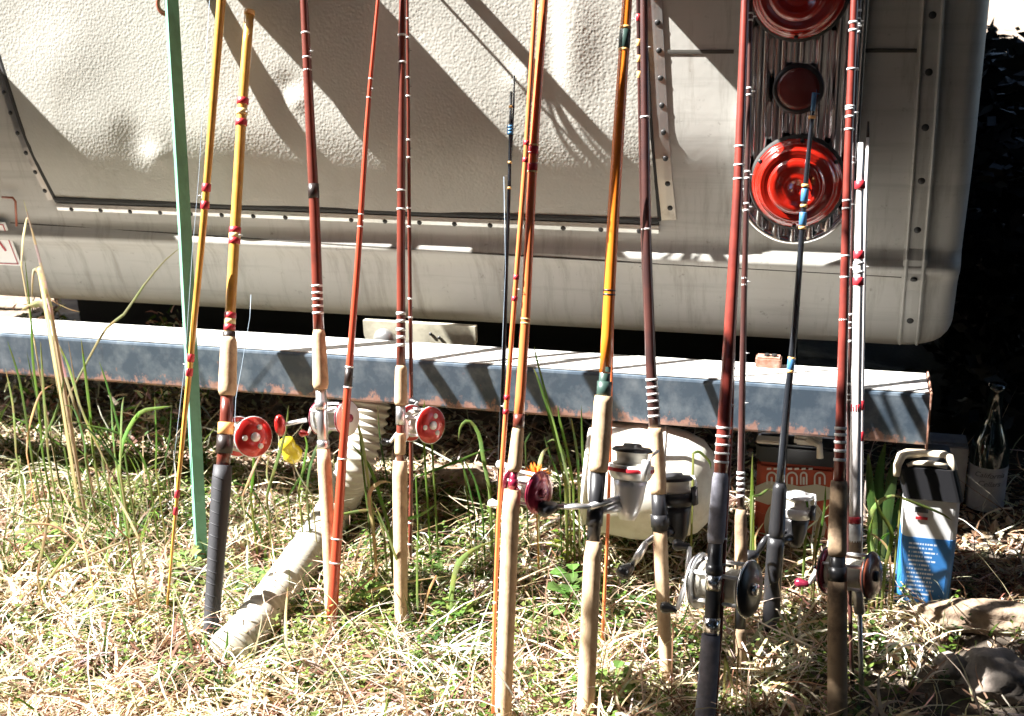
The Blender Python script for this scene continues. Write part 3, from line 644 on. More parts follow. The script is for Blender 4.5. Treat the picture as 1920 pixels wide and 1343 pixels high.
# --- 5 dark brown rod and its tip
r = Rod('fishing_rod', 'dark brown fishing rod with red reel and long pale cork butt', [(755, 0), (752, 400), (752, 690), (750, 900), (752, 1192)], .30, reach=.11)
r.seg('blank', 0, 700, (13, 15, 16, 17), 'b_brown', 10); r.wraps((66, 117, 357, 392), 17, 'w_white', 3); r.wraps((588, 602, 618, 632, 647), 18.5, 'w_white', 5.5)
r.grip('foregrip', 685, 760, (22, 25), 'cork'); r.seg('reel_seat', 758, 870, 15, 'b_brown'); r.seg('seat_hood', 762, 796, 18, 'alu'); r.grip('trigger_grip', 812, 852, 21, 'cork', .9); r.grip('butt_grip', 864, 1192, (29, 24), 'cork', .92)
cast_reel(r, 777, 808, .035, 66, 50, 'red_paint', (.85, -.5, 0), -1, 2.3, 2, 'black', 'silver', 'silver', .75, 3)
r = Rod('rod_section', 'thin chestnut rod tip strapped beside the dark brown rod with red reel', [(764, 0), (768, 480), (771, 700), (771, 900), (768, 1084)], .13, SG, reach=.1)
r.seg('blank', 0, 1084, (5, 6.5, 7.5, 8, 8), 'b_brown', 12); r.wraps((35, 70, 145, 180, 262, 295, 390, 425, 560, 595, 760, 790, 980, 1020), 9, 'w_white', 3); r.guides((52, 95, 162, 278, 576), 7, 1, 3.5, 'rivet', wrap=None)
# --- 6 black tips
r = Rod('rod_section', 'thin black rod section tied with blue twine and orange thread rings', [(958, 176), (955, 350), (950, 480), (944, 700), (937, 900), (925, 1168)], .30, SG)
r.seg('blank', 172, 1168, (5, 7, 8, 8.5, 9, 12), 'b_black', 12); r.wraps((200, 305, 353), 8.5, 'w_gold', 4); r.wraps((238, 244, 250), 12, 'w_blue', 5, 'twine'); r.guides((330,), 7, -1, 4, wrap=None); r.guides((545,), 7, -1, 4, wrap=None)
bm = BM(); tube(bm, [r.hit(964, 142), r.hit(963, 200), r.hit(958, 300)], r.m(4, r.at(200)), 6); mk('second_tip', bm, 'b_black', r.root)
r.line([(947, 330), (950, 500), (938, 800), (932, 1000)], 1.5, -.008)
# --- 7 orange pair with maroon reel
r = Rod('fishing_rod', 'orange fishing rod with maroon reel carrying white double crank knobs', [(1020, 0), (1000, 290), (985, 600), (972, 800), (958, 950), (943, 1343), (941, 1375)], .33, reach=.11)
r.seg('blank', 0, 810, (16, 17, 18, 20), 'b_orange', 12); r.wraps((282, 314), 19, 'w_red', 14); r.wraps((272, 322, 598, 606), 20, 'w_cream', 3); r.seg('winding', 776, 802, 21.5, 'b_brown')
r.guides((298,), 17, 1, 8, wrap=None); r.guides((20,), 17, -1, 8, wrap=None)
r.grip('foregrip', 798, 884, (22, 28), 'cork', .75); r.seg('reel_seat', 880, 925, 15, 'maroon'); r.seg('seat_hood', 898, 914, 19, 'maroon'); r.grip('butt_grip', 918, 1375, (33, 31), 'cork', .95)
cast_reel(r, 975, 938, .04, 76, 52, 'maroon', (.9, -.4, 0), -1, 1.75, 2, 'white_p', 'silver', 'maroon', .5, 0)
r = Rod('rod_section', 'thin orange rod section with white guide running beside the orange rod', [(1004, 0), (986, 290), (965, 560), (948, 780), (935, 960), (927, 1160), (924, 1343), (924, 1370)], .31, SG, reach=.1)
r.seg('blank', 0, 1370, (9, 10, 9.5, 9, 8, 6), 'b_orange', 14); r.wraps((268, 300, 520, 560, 745, 772), 11.5, 'w_red', 8); r.guides((285, 542), 10, 1, 5, 'white_p', wrap=None); r.guides((762, 945), 9, -1, 5, 'white_p', wrap=None); r.wraps((1040, 1130), 8, 'w_white', 5)
# --- 8 amber rod, silver spinning reel
r = Rod('fishing_rod', 'bright amber fishing rod with green ferrule, thick cork and silver spinning reel', [(1176, 0), (1150, 400), (1135, 690), (1128, 800), (1113, 1000), (1097, 1343), (1096, 1372)], .35, reach=.11)
r.seg('blank', 0, 700, (19, 22, 23, 22), 'b_amber', 10); r.wraps((74,), 22, 'w_green', 34); r.wraps((52, 94), 21.5, 'w_gold', 5); r.seg('ferrule', 688, 745, (22, 22), 'w_green'); r.seg('ferrule_collar', 715, 745, 28, 'w_green'); r.wraps((545, 553), 24, 'w_dark', 3)
r.guides((74, 397), 21, -1, 6, wrap=None)
r.grip('foregrip', 742, 884, (36, 38), 'cork', .92); r.seg('reel_seat', 880, 1020, (31, 25), 'black'); r.seg('lock_nut', 955, 985, 32, 'black'); r.grip('butt_grip', 1014, 1372, (34, 33), 'cork', .96)
spin_reel(r, 1172, 912, .05, 92, 'silver', 'black', ((1045, 940), (1112, 940), -.02), 'alu', 'silver', 'w_red')
r = Rod('rod_section', 'thin orange rod tip hiding behind the bright amber rod', [(1172, 0), (1150, 500), (1142, 940), (1128, 1236)], .20, SG, reach=.1)
r.seg('blank', 0, 1236, (5, 6, 6.5, 7), 'b_orange', 10)
# --- 9 dark rod, black spinning reel
r = Rod('fishing_rod', 'dark purple-brown fishing rod with zigzag white wraps and black spinning reel', [(1207, 0), (1212, 430), (1220, 680), (1228, 800), (1236, 950), (1242, 1100), (1250, 1284)], .31, reach=.11)
r.seg('blank', 0, 815, (14, 17, 19, 22), 'b_dark', 12); r.wraps((220, 430), 19, 'w_white', 3); r.wraps((712, 726, 739, 752, 766, 780), 24, 'w_white', 4)
r.grip('foregrip', 802, 926, (29, 32), 'cork', .9); r.seg('reel_seat', 922, 995, (28, 30), 'black'); r.seg('lock_nut', 965, 988, 34, 'black'); r.grip('butt_grip', 988, 1284, (27, 24), 'cork', .95)
spin_reel(r, 1258, 962, .05, 84, 'black', 'black', ((1184, 1062), (1212, 1018), .0), 'alu', 'black')
r.guides((90,), 15, 1, 5, wrap=None)
r = Rod('rod_section', 'thin dark rod tip with red ring next to the purple-brown rod', [(1197, 0), (1199, 140), (1204, 420), (1212, 640), (1224, 900), (1232, 1150)], .14, SG, reach=.1)
r.seg('blank', 0, 1150, (9, 8, 7, 7, 7), 'b_dark', 12); r.wraps((33,), 11, 'w_red', 12); r.guides((35,), 9, -1, 6, 'white_p', wrap=None); r.wraps((80, 110, 140), 10, 'w_gold', 12); r.guides((500,), 8, -1, 4, 'rivet', wrap=None)
# --- 10 maroon rod, big black reel
r = Rod('fishing_rod', 'stout maroon fishing rod with grey foam grips and big black and chrome reel', [(1397, 0), (1385, 330), (1367, 650), (1352, 880), (1342, 1010), (1333, 1190), (1322, 1343), (1319, 1385)], .36, reach=.11)
r.seg('blank', 0, 900, (15, 18, 23, 26), 'b_maroon', 12); r.wraps((275, 310, 336), 20, 'w_white', 3); r.wraps((802, 818, 834, 850, 866), 28, 'w_white', 4)
r.grip('foregrip', 886, 1018, (30, 34), 'foam', .85); r.seg('reel_seat', 1014, 1195, 28, 'black'); r.seg('seat_ring', 1078, 1106, 31, 'chrome'); r.seg('seat_ring', 1158, 1188, 32, 'chrome'); r.seg('lock_nut', 1058, 1076, 33, 'black'); r.grip('butt_grip', 1190, 1385, (36, 38), 'foam', .95)
cast_reel(r, 1352, 1122, .045, 102, 92, 'black', (.93, -.36, 0), -1, 1.9, 2, 'black', 'silver', 'chrome', .6, 0, 'silver')
r = Rod('rod_section', 'thin red-brown rod section crossing the grey foam grip of the stout rod', [(1400, 0), (1390, 330), (1376, 600), (1370, 800), (1358, 1000), (1350, 1170), (1338, 1343), (1334, 1380)], .40, SG, reach=.1)
r.seg('blank', 0, 1380, (7, 8, 9, 10, 12, 13), 'b_maroon', 14); r.wraps((350, 500, 560, 690, 760, 1010, 1058), 12, 'w_white', 4); r.guides((330, 380, 700), 9, -1, 4, wrap=None)
# --- 11 dark rod beside
r = Rod('fishing_rod', 'slim dark rod with chrome guides and a stained olive grip behind the stout maroon rod', [(1407, 0), (1402, 300), (1395, 560), (1389, 900), (1389, 1080), (1386, 1262)], .29, reach=.11)
r.seg('blank', 0, 970, (9, 10, 12, 14), 'b_dark', 12); r.wraps((887, 897, 907, 918, 930), 16, 'w_white', 5); r.grip('foregrip', 955, 1092, (22, 27), 'cork_old', .8); r.seg('reel_seat', 1090, 1180, 20, 'black'); r.grip('butt_grip', 1178, 1262, (24, 24), 'cork_old', .9)
r.guides((32, 172, 328, 388, 528, 662, 755), 10, 1, 6)
# --- 12 black rod with blue bands
r = Rod('fishing_rod', 'short black fishing rod with sky blue bands and a small spinning reel', [(1527, 176), (1510, 350), (1490, 620), (1475, 760), (1462, 920), (1450, 1080), (1444, 1195)], .21)
r.seg('blank', 176, 920, (7, 10, 12, 14, 17), 'b_black', 12); r.seg('tip_winding', 174, 208, 9, 'w_blue'); r.wraps((220, 348, 386, 427, 672, 696), 14, 'w_gold', 5); r.wraps((366, 410, 684), 14, 'w_blue', 22)
r.guides((176,), 6, 1, 6, 'w_blue', wrap=None); r.guides((375, 580), 11, 1, 5, wrap=None)
r.grip('foregrip', 905, 1010, (26, 31), 'black', .7); r.grip('butt_grip', 1008, 1195, (32, 32), 'black', .95)
spin_reel(r, 1492, 985, .05, 68, 'black', 'silver', ((1418, 1048), (1436, 1016), .02), 'black', 'silver')
# --- 13 brown rod with rosewood reel
r = Rod('fishing_rod', 'red-brown fishing rod with stained cork and rosewood-sided black reel', [(1602, 0), (1590, 300), (1582, 600), (1575, 850), (1570, 1000), (1570, 1343), (1570, 1372)], .33, reach=.11)
r.seg('blank', 0, 915, (14, 16, 18, 21), 'b_maroon', 12); r.wraps((130, 200, 243, 480, 520, 600, 700), 18, 'w_white', 3); r.wraps((803, 815, 829, 845, 862), 23, 'w_white', 5)
r.guides((50, 212, 384), 15, 1, 7, wrap='w_white'); r.grip('foregrip', 902, 1042, (32, 35), 'cork_old', .92); r.seg('reel_seat', 1038, 1094, 30, 'black'); r.seg('lock_nut', 1062, 1088, 36, 'black'); r.grip('butt_grip', 1086, 1372, (36, 37), 'cork_old', .96)
cast_reel(r, 1592, 1102, .05, 84, 78, 'rose', (.90, -.42, 0), -1, 2.2, 1, 'maroon', 'silver', 'black', .4, 0, 'maroon')
r = Rod('rod_section', 'slender chrome-ringed rod tip beside the red-brown rod', [(1612, 0), (1606, 120), (1598, 400), (1592, 700), (1590, 1000), (1598, 1290)], .28, SG, reach=.1)
r.seg('blank', 0, 1290, (5, 6, 7, 8, 8), 'b_dark', 10); r.wraps((20, 60, 130, 590, 640, 720), 9, 'w_white', 4); r.guides((40, 300, 610, 745), 7, 1, 5)
# --- 14 white rod
r = Rod('fishing_rod', 'white fishing rod with red thread bands and short cork', [(1614, 270), (1610, 500), (1606, 700), (1603, 900), (1603, 1060), (1612, 1150), (1616, 1325)], .30)
r.seg('blank', 268, 985, (10, 16, 18, 20, 21), 'b_white', 12); r.wraps((347, 478, 528, 765), 20, 'w_red', 14); r.wraps((975,), 23, 'w_red', 12); r.seg('ferrule', 983, 1016, 22, 'white_p'); r.grip('foregrip', 1010, 1060, 22, 'cork_old', .95); r.seg('lock_nut', 1056, 1076, 26, 'black'); r.seg('reel_seat', 1074, 1150, 20, 'alu'); r.seg('butt_tube', 1150, 1325, 9, 'alu'); r.guides((502,), 17, -1, 8, 'white_p', 'w_white')
r = Rod('rod_section', 'thin white rod tip with a dark point and red bands', [(1628, 228), (1620, 480), (1616, 700), (1614, 900), (1613, 1058)], .29, SG, zb=.16)
r.seg('blank', 258, 1058, (6, 8, 9, 9, 9), 'b_white', 10); r.seg('dark_point', 228, 260, (4, 6), 'w_dark'); r.wraps((760, 818), 11, 'w_red', 16); r.guides((500,), 9, 1, 5, 'white_p', wrap=None)

# ------------------------------------------------------------------ things on the ground
# corrugated drain hose
def hose():
    px = [(702, 730, .06), (692, 790, .03), (668, 870, -.02), (636, 945, -.06), (596, 1010, -.10), (545, 1085, -.16), (480, 1165, -.23), (420, 1232, -.31)]
    P = [onY(a, b, y) for a, b, y in px]
    for i_, (hx, hy, hz) in enumerate(((636, 945, .085), (596, 1005, .055), (545, 1080, .04), (485, 1160, .034), (428, 1228, .03))): P[3 + i_] = onZ(hx, hy, hz)
    rt = root('drain_hose', P[-1], 'cream corrugated drain hose drooping from the bumper to the straw', 'hose')
    # resample
    Q = []
    for a, b in zip(P, P[1:]):
        n = max(2, int((b - a).length/.0028)); Q += [a.lerp(b, i/n) for i in range(n)]
    for _ in range(60): Q = [Q[0]] + [(Q[i-1] + Q[i]*2 + Q[i+1])/4 for i in range(1, len(Q)-1)] + [Q[-1]]
    rad = [.038 + .0042*math.cos(i*2*math.pi/6.0) for i in range(len(Q))]
    bm = BM(); tube(bm, Q, rad, 28); mk('hose_wall', bm, 'hose', rt)
    bm = BM(); tube(bm, Q[-9:-3], .0445, 28); mk('end_collar', bm, 'hose', rt)
hose()
# white pail lying on its side
def pail():
    c = onY(1240, 905, .02); c.z = max(c.z, .125)
    ax = Vector((1, .12, -.06)).normalized(); mt = frame(c, ax, Vector((0, 0, 1))); k = .118
    rt = root('white_pail', Vector((c.x, c.y, gz(c.x, c.y))), 'white enamel pail lying on its side under the bumper', 'pail')
    bm = BM(); lathe(bm, mt, [(k*.86, -.15), (k*.95, -.12), (k*1.02, -.05), (k*1.0, .0), (k*.93, .045), (k*.80, .08), (k*.60, .10), (k*.3, .112), (0, .115)], 48); lathe(bm, mt, [(k*.86, -.15), (k*.82, -.15), (k*.88, .0), (0, .06)], 48); mk('body', bm, 'tub', rt)
    bm = BM(); ring(bm, mt @ Matrix.Translation((0, 0, -.15)), k*.86, .005, 40, 8); mk('rolled_rim', bm, 'tub', rt)
    bm = BM(); ring(bm, mt @ Matrix.Translation((0, 0, .0)), k*1.0, .003, 40, 8); mk('foot_bead', bm, 'tub', rt)
pail()
# orange can
def can():
    b = onY(1490, 1062, -.01); b = onZ(1490, 1062, gz(b.x, b.y) - .004); a = onY(1416, 950, b.y).x; e = onY(1563, 950, b.y).x; w = e - a; cx = (a + e)/2; h = onY(1490, 872, b.y).z - b.z; ht = onY(1490, 836, b.y).z - b.z; d = .07
    rt = root('oil_can', (cx, b.y + d/2, b.z), 'orange rectangular can with black top and cream spout under the bumper', 'can')
    y0 = b.y
    bm = BM(); box(bm, Matrix.Translation((cx, y0 + d/2, b.z + h/2)), w, d, h, .008); body = mk('body', bm, 'can_orange', rt, False)
    bm = BM(); box(bm, Matrix.Translation((cx, y0 + d/2, b.z + (h + ht)/2)), w + .006, d + .006, ht - h, .006); top = mk('top', bm, 'black', rt, False)
    F0 = lambda px, py: onY(px, py, y0 - .002)
    mtf = Matrix(((1, 0, 0, 0), (0, 0, -1, 0), (0, 1, 0, 0), (0, 0, 0, 1)))
    def face(name, pts, mat, dep=.001, off=0.):
        bm = BM(); prism(bm, Matrix.Translation((0, y0 - .0004 - off, 0)) @ mtf, [(p.x, p.z) for p in [onY(x, y, y0) for x, y in pts]], dep); mk(name, bm, mat, body, False)
    face('cream_band', [(1416, 912), (1440, 902), (1470, 906), (1500, 912), (1530, 908), (1560, 915), (1560, 935), (1530, 940), (1500, 938), (1470, 942), (1440, 946), (1416, 938)], 'can_cream')
    def arch(x0, x1, yt, yb, w_=3.0):
        n = 10; o = []; i_ = []
        cxp = (x0 + x1)/2; rx = (x1 - x0)/2; ry = min(rx, (yb - yt)*.5)
        for k in range(n + 1):
            t = math.pi*k/n; o.append((cxp - rx*math.cos(t), yt + ry - ry*math.sin(t))); i_.append((cxp - (rx - w_)*math.cos(t), yt + ry - (ry - w_)*math.sin(t)))
        return [(x0, yb)] + o + [(x1, yb), (x1 - w_, yb)] + i_[::-1] + [(x0 + w_, yb)]
    for x0, x1 in ((1437, 1457), (1474, 1496), (1500, 1514), (1526, 1548)):
        face('letter', arch(x0, x1, 884, 908), 'can_white', .001, .001)
        xm = (x0 + x1)/2; face('letter_core', [(xm - 2, 894), (xm + 2, 894), (xm + 2, 908), (xm - 2, 908)], 'can_white', .001, .001)
    for i in range(7):
        x = 1438 + i*13; face('small_letter', [(x, 877), (x + 8, 876.5), (x + 8, 880), (x, 880.5)], 'can_white', .001, .001)
    c = onY(1490, 985, y0); m2 = Matrix.Translation((c.x, y0 - .0004, c.z)) @ mtf
    def disc(r0, r1, mat, off, nm):
        n = 36; bm = BM(); bm_out = [(r1*math.cos(2*math.pi*k/n), r1*math.sin(2*math.pi*k/n)*1.15) for k in range(n)]; prism(bm, m2 @ Matrix.Translation((0, 0, off)), bm_out, .001); mk(nm, bm, mat, body, False)
    disc(0, .062, 'can_cream', 0, 'cream_disc'); disc(0, .040, 'can_orange', .0012, 'inner_disc')
    # spout & handle plate
    bm = BM(); s0 = onY(1500, 826, y0 + .03); box(bm, Matrix.Translation((onY(1515, 830, y0 + .02).x, y0 + .025, b.z + ht + .006)), .055, .04, .022, .006); mk('spout', bm, 'handle_c', top, False)
    bm = BM(); box(bm, Matrix.Translation((onY(1442, 838, y0 + .02).x, y0 + .012, b.z + ht + .003)), .05, .03, .007, .002); mk('lid', bm, 'handle_c', top, False)
    bm = BM(); q = onY(1533, 835, y0); tube(bm, [(q.x - .02, y0 + .01, b.z + ht + .012), (q.x + .004, y0 - .002, b.z + ht + .006), (q.x + .006, y0 - .006, b.z + ht - .02)], .007, 10); mk('spout_tip', bm, 'handle_c', top)
can()
# blue and white jug
def jug():
    b = onZ(1728, 1152, 0)
    for _ in range(6): b = onZ(1728, 1152, gz(b.x, b.y))
    y0 = b.y; K = proj(b)[2]/F
    # front face outline by height (slightly tapered), depth d
    d = .085
    rt = root('fuel_jug', Vector((b.x, y0 + d/2, b.z)), 'blue and white square jug with black shoulder and cream carrying handle', 'jug')
    def zx(px, py): q = onY(px, py, y0); return q.x, q.z
    def band(name, ya, xa0, xa1, yb, xb0, xb1, mat, grow=0., uv=False, yfa=0., yfb=0., dd=(1, 1)):
        # loops: lower (a), upper (b)
        bm = BM(); loops = []
        for (py, x0, x1, yf, q) in ((ya, xa0, xa1, yfa, dd[0]), (yb, xb0, xb1, yfb, dd[1])):
            l, z = zx(x0, py); r_, z2 = zx(x1, py); z = (z + z2)/2; dp = d*q; cy = y0 + d/2 + yf; bev = .012; hw = (r_ - l)/2 + grow; cx = (l + r_)/2; pts = []
            for sx, sy, a0 in ((1, -1, -90), (1, 1, 0), (-1, 1, 90), (-1, -1, 180)):
                for k in range(5):
                    a = math.radians(a0 + 22.5*k); pts.append(Vector((cx + sx*(hw - bev) + bev*math.cos(a), cy + sy*(dp/2 + grow - bev) + bev*math.sin(a), z)))
            loops.append([bm.verts.new(p) for p in pts])
        n = len(loops[0])
        for k in range(n): bm.faces.new((loops[0][k], loops[0][(k+1) % n], loops[1][(k+1) % n], loops[1][k]))
        bm.faces.new(loops[0][::-1]); bm.faces.new(loops[1])
        if uv:
            lay = bm.loops.layers.uv.new('UVMap'); xs = [v.co.x for v in bm.verts]; zs = [v.co.z for v in bm.verts]
            for f in bm.faces:
                for lp in f.loops:
                    fr = lp.vert.co.y < y0 + d*.5
                    lp[lay].uv = ((lp.vert.co.x - min(xs))/(max(xs) - min(xs)) if abs(f.normal.x) < .9 else 0, (lp.vert.co.z - min(zs))/(max(zs) - min(zs)))
        bm.normal_update(); return mk(name, bm, mat, rt, False)
    band('base', 1156, 1674, 1776, 1010, 1690, 1795, 'jug_blue', 0, True)
    band('white_body', 1012, 1690, 1795, 936, 1696, 1803, 'jug_white', -.0005)
    band('shoulder', 938, 1697, 1805, 882, 1684, 1792, 'black', .003, False, 0, 0, (1, .8))
    band('shoulder_slope', 884, 1684, 1792, 862, 1682, 1786, 'black', 0, False, 0, .012, (.8, .55))
    hp = [(1681, 892, .0), (1683, 872, 0), (1690, 855, .01), (1700, 851, .02), (1730, 851, .03), (1770, 854, .03), (1780, 858, .025), (1790, 882, .01)]
    bm = BM(); tube(bm, [onY(x, y, y0 + .004 + o) for x, y, o in hp], [.006, .0075, .009, .0095, .0085, .0085, .0085, .006], 12); mk('handle', bm, 'handle_c', rt)
    bm = BM(); tube(bm, [onY(x, y, y0 + .012) for x, y in ((1702, 874), (1712, 869), (1745, 869), (1776, 875))], .005, 10); mk('handle_saddle', bm, 'handle_c', rt)
    l, z = zx(1716, 950); r_, z2 = zx(1740, 962); bm = BM(); box(bm, Matrix.Translation(((l + r_)/2, y0 - .0012, (z + z2)/2)), r_ - l, .0015, abs(z - z2)); mk('label_logo', bm, 'ink', rt, False)
    l, z = zx(1717, 968); r_, z2 = zx(1739, 975); bm = BM(); box(bm, Matrix.Translation(((l + r_)/2, y0 - .0012, (z + z2)/2)), r_ - l, .0015, abs(z - z2)); mk('label_logo', bm, 'w_red', rt, False)
jug()
# carton and bottle in the shade behind
def carton():
    c = onY(1786, 920, .42); l = onY(1742, 860, .42).x; r_ = onY(1815, 860, .42).x; zt = onY(1786, 838, .42).z; zb = gz(c.x, .46)
    rt = root('carton', (c.x, .46, zb), 'pale carton in the shade behind the blue and white jug', 'carton')
    bm = BM(); box(bm, Matrix.Translation(((l + r_)/2, .46, (zt + zb)/2)), r_ - l, .08, zt - zb, .003); mk('box', bm, 'paper', rt, False)
    bm = BM(); box(bm, Matrix.Translation(((l + r_)/2, .46, zt + .002)), r_ - l - .004, .05, .004); mk('flap', bm, 'paper', rt, False)
carton()
def bottle():
    y0 = .44; t, b = onY(1852, 866, y0), onY(1850, 946, y0); rad = (onY(1886, 880, y0).x - onY(1812, 880, y0).x)/2; cx = onY(1850, 900, y0).x; zb = gz(cx, y0); zl = b.z; zu = t.z
    rt = root('wine_bottle', (cx, y0, zb), 'dark glass bottle with grey paper label in the shade by the jug', 'bottle'); mt = frame(Vector((cx, y0, zb)), Vector((0, 0, 1)), Vector((0, 1, 0)))
    hh = zu - zb
    bm = BM(); lathe(bm, mt, [(0, .004), (rad*.7, 0), (rad*.95, .006), (rad, .02), (rad, hh + .03), (rad*.9, hh + .055), (rad*.6, hh + .085), (rad*.4, hh + .11), (rad*.36, hh + .17), (rad*.42, hh + .172), (rad*.42, hh + .185), (0, hh + .186)], 40); g = mk('glass', bm, 'glass', rt)
    bm = BM(); lathe(bm, mt, [(rad + .0006, zl - zb), (rad + .0008, zl - zb + .001), (rad + .0008, hh - .001), (rad + .0006, hh)], 40); mk('label', bm, 'paper', rt)
    for txt, z, s in (('California', hh - .022, .017), ('Cellars', hh - .042, .017)):
        cu = bpy.data.curves.new('label_text', 'FONT'); cu.body = txt; cu.size = s; cu.align_x = 'CENTER'; cu.shear = .35; cu.extrude = .0002
        tmp = bpy.data.objects.new('tmp', cu); COL.objects.link(tmp); bpy.context.view_layer.update()
        me = tmp.to_mesh(); bm = BM(); bm.from_mesh(me); tmp.to_mesh_clear(); bpy.data.objects.remove(tmp)
        for v in bm.verts:
            a = v.co.x/rad; v.co = Vector((cx + (rad + .0012 + v.co.z)*math.sin(a), y0 - (rad + .0012 + v.co.z)*math.cos(a), zb + z + v.co.y))
        mk('label_text', bm, 'ink', rt, False, False)
bottle()
# yellow float
c = onY(545, 845, -.06); rt = root('yellow_float', Vector((c.x, c.y, gz(c.x, c.y))), 'yellow plastic float hanging among grass beside the red reel', 'float')
mt = frame(c, Vector((-.25, -.3, 1)), Vector((0, 1, 0))); bm = BM(); lathe(bm, mt, [(0, -.030), (.014, -.026), (.022, -.012), (.020, .001), (.016, .008), (.018, .016), (.017, .026), (.009, .032), (0, .033)], 24); mk('body', bm, 'yellow', rt)
bm = BM(); tube(bm, [c - Vector((0, 0, .02)), Vector((c.x + .02, c.y, gz(c.x, c.y)))], .0018, 6); mk('stem', bm, 'bark', rt)
# orange flower behind the maroon reel
c = onY(1004, 896, -.13); rt = root('orange_flower', Vector((c.x, c.y, gz(c.x, c.y))), 'orange shaggy flower head behind the maroon reel', 'flower')
bm = BM()
for i in range(150):
    d = Vector((R.gauss(0, 1), R.gauss(0, 1), R.gauss(.4, 1))).normalized(); l = R.uniform(.018, .036); s = d.cross(Vector((R.random(), R.random(), R.random()))).normalized()*.0028
    p = c + d*.004; q = c + d*l*.6; e = c + d*l
    v = [bm.verts.new(x) for x in (p - s, p + s, q + s*1.3, e, q - s*1.3)]; bm.faces.new(v)
mk('petals', bm, 'orange_f', rt, False); bm = BM(); tube(bm, [c, Vector((c.x, c.y + .01, gz(c.x, c.y)))], .002, 6); mk('stem', bm, 'b_yellow', rt)
# bark piece, stones
def rock(name, c, sx, sy, sz, label, cat, mat, seed, rough=.35, rz=0.):
    rt_loc = Vector((c.x, c.y, gz(c.x, c.y))); bm = BM(); bmesh.ops.create_icosphere(bm, subdivisions=4, radius=1)
    rm = Matrix.Rotation(rz, 3, 'Z')
    for v in bm.verts:
        n_ = noise.noise(v.co*1.4 + Vector((seed, 0, 0))) + .5*noise.noise(v.co*3.3 + Vector((0, seed, 0))) + .25*noise.noise(v.co*8)
        q = v.co*(1 + rough*n_); v.co = rm @ Vector((q.x*sx, q.y*sy, q.z*sz)) + c
    bm2 = bm; o = mk(name, bm2, mat); tagobj(o, label, cat); return o
c = onZ(868, 905, .09); rock('bark_piece', Vector((c.x, c.y, .105)), .075, .035, .022, 'weathered slab of bark in the straw below the bumper', 'bark', 'bark', 3, .5)
c = onZ(1880, 1268, .03); rock('stone', Vector((c.x, c.y, gz(c.x, c.y) + .022)), .085, .055, .042, 'flat grey stone on bare earth with shaded flank', 'stone', 'stone', 9)
c = onZ(1800, 1258, .02); rock('stone', Vector((c.x - .0, c.y, gz(c.x, c.y) + .012)), .045, .035, .028, 'small pale stone beside the flat grey stone', 'stone', 'stone', 21)
c = onZ(1860, 1170, .03); rock('log', Vector((c.x, c.y, gz(c.x, c.y) + .014)), .14, .035, .036, 'half-buried weathered log on the earth in front of the jug', 'log', 'bark', 14, .25, .1)

# ------------------------------------------------------------------ plants
def colour(bm, fac_list):
    lay = bm.loops.layers.color.get('Col') or bm.loops.layers.color.new('Col')
    for f, c in fac_list:
        for l in f.loops: l[lay] = (*c, 1)
def ribbon(bm, P, w, col, out, up=Vector((0, 0, 1)), taper=True):
    n = len(P); vs_ = []; side = None
    for i in range(n):
        t = (P[min(i+1, n-1)] - P[max(i-1, 0)]).normalized(); s = t.cross(CPV if up is None else up)
        if s.length < .05: s = Vector((1, 0, 0))
        s.normalize(); u = i/(n-1); ww = w*(1 - .92*u**2.2 if taper else 1)*.5
        vs_.append((bm.verts.new(P[i] - s*ww), bm.verts.new(P[i] + s*ww)))
    for a, b in zip(vs_, vs_[1:]): out.append((bm.faces.new((a[0], a[1], b[1], b[0])), col))
def jit(c, a=.15):
    k = 1 + R.uniform(-a, a); return tuple(max(0, min(1, x*k*(1 + R.uniform(-a*.4, a*.4)))) for x in c)
STRAW = [(.80, .74, .62), (.84, .80, .70), (.74, .66, .54), (.66, .56, .46), (.86, .83, .76), (.48, .36, .28)]
GREEN = [(.22, .32, .08), (.30, .40, .13), (.16, .25, .07), (.38, .46, .19), (.44, .48, .24)]
def in_view(p, m=60):
    x, y, z = proj(p); return z > .2 and -m < x < W + m and -m < y < H + m*2
def shaded_soil(x, y):
    """patch of dark soil, part real and part painted shade, where little straw lies"""
    return sstep(-.12, .05, x + .05*noise.noise(Vector((x*5, y*5, 9))))*sstep(-.12, -.22, y - .12*sstep(.15, .3, x) + .05*noise.noise(Vector((x*5, y*5, 2))))
def straw(n):
    bm = BM(); out = []; k = 0
    while k < n:
        x, y = R.uniform(-2.5, .95), R.uniform(-.95, .75)
        if not in_view(Vector((x, y, 0))): continue
        if y > .15 and R.random() < .75: continue
        if R.random() < .85*shaded_soil(x, y): continue
        k += 1; a = R.uniform(0, 6.28); l = R.choice((.03, .05, .08, .12, .18))*R.uniform(.6, 1.4); z = gz(x, y) + R.uniform(.0, .03); lift = R.gauss(0, .25) if R.random() < .8 else R.uniform(.3, 1.1); cv = R.uniform(-1.4, 1.4)
        P = []; p = Vector((x, y, z)); h = a
        for i in range(5):
            P.append(p.copy()); p = p + Vector((math.cos(h)*math.cos(lift), math.sin(h)*math.cos(lift), math.sin(lift)))*l/4; h += cv*.25; lift -= .12
            p.z = max(p.z, gz(p.x, p.y) + .002)
        ribbon(bm, P, R.uniform(.0018, .0045), jit(R.choice(STRAW)), out, Vector((R.gauss(0, .5), R.gauss(0, .5), 1)))
    colour(bm, out); o = mk('straw_litter', bm, 'plant', None, False, False); tagobj(o, 'tangled dry straw and stalks covering the earth', 'straw', kind='stuff')
straw(15000)
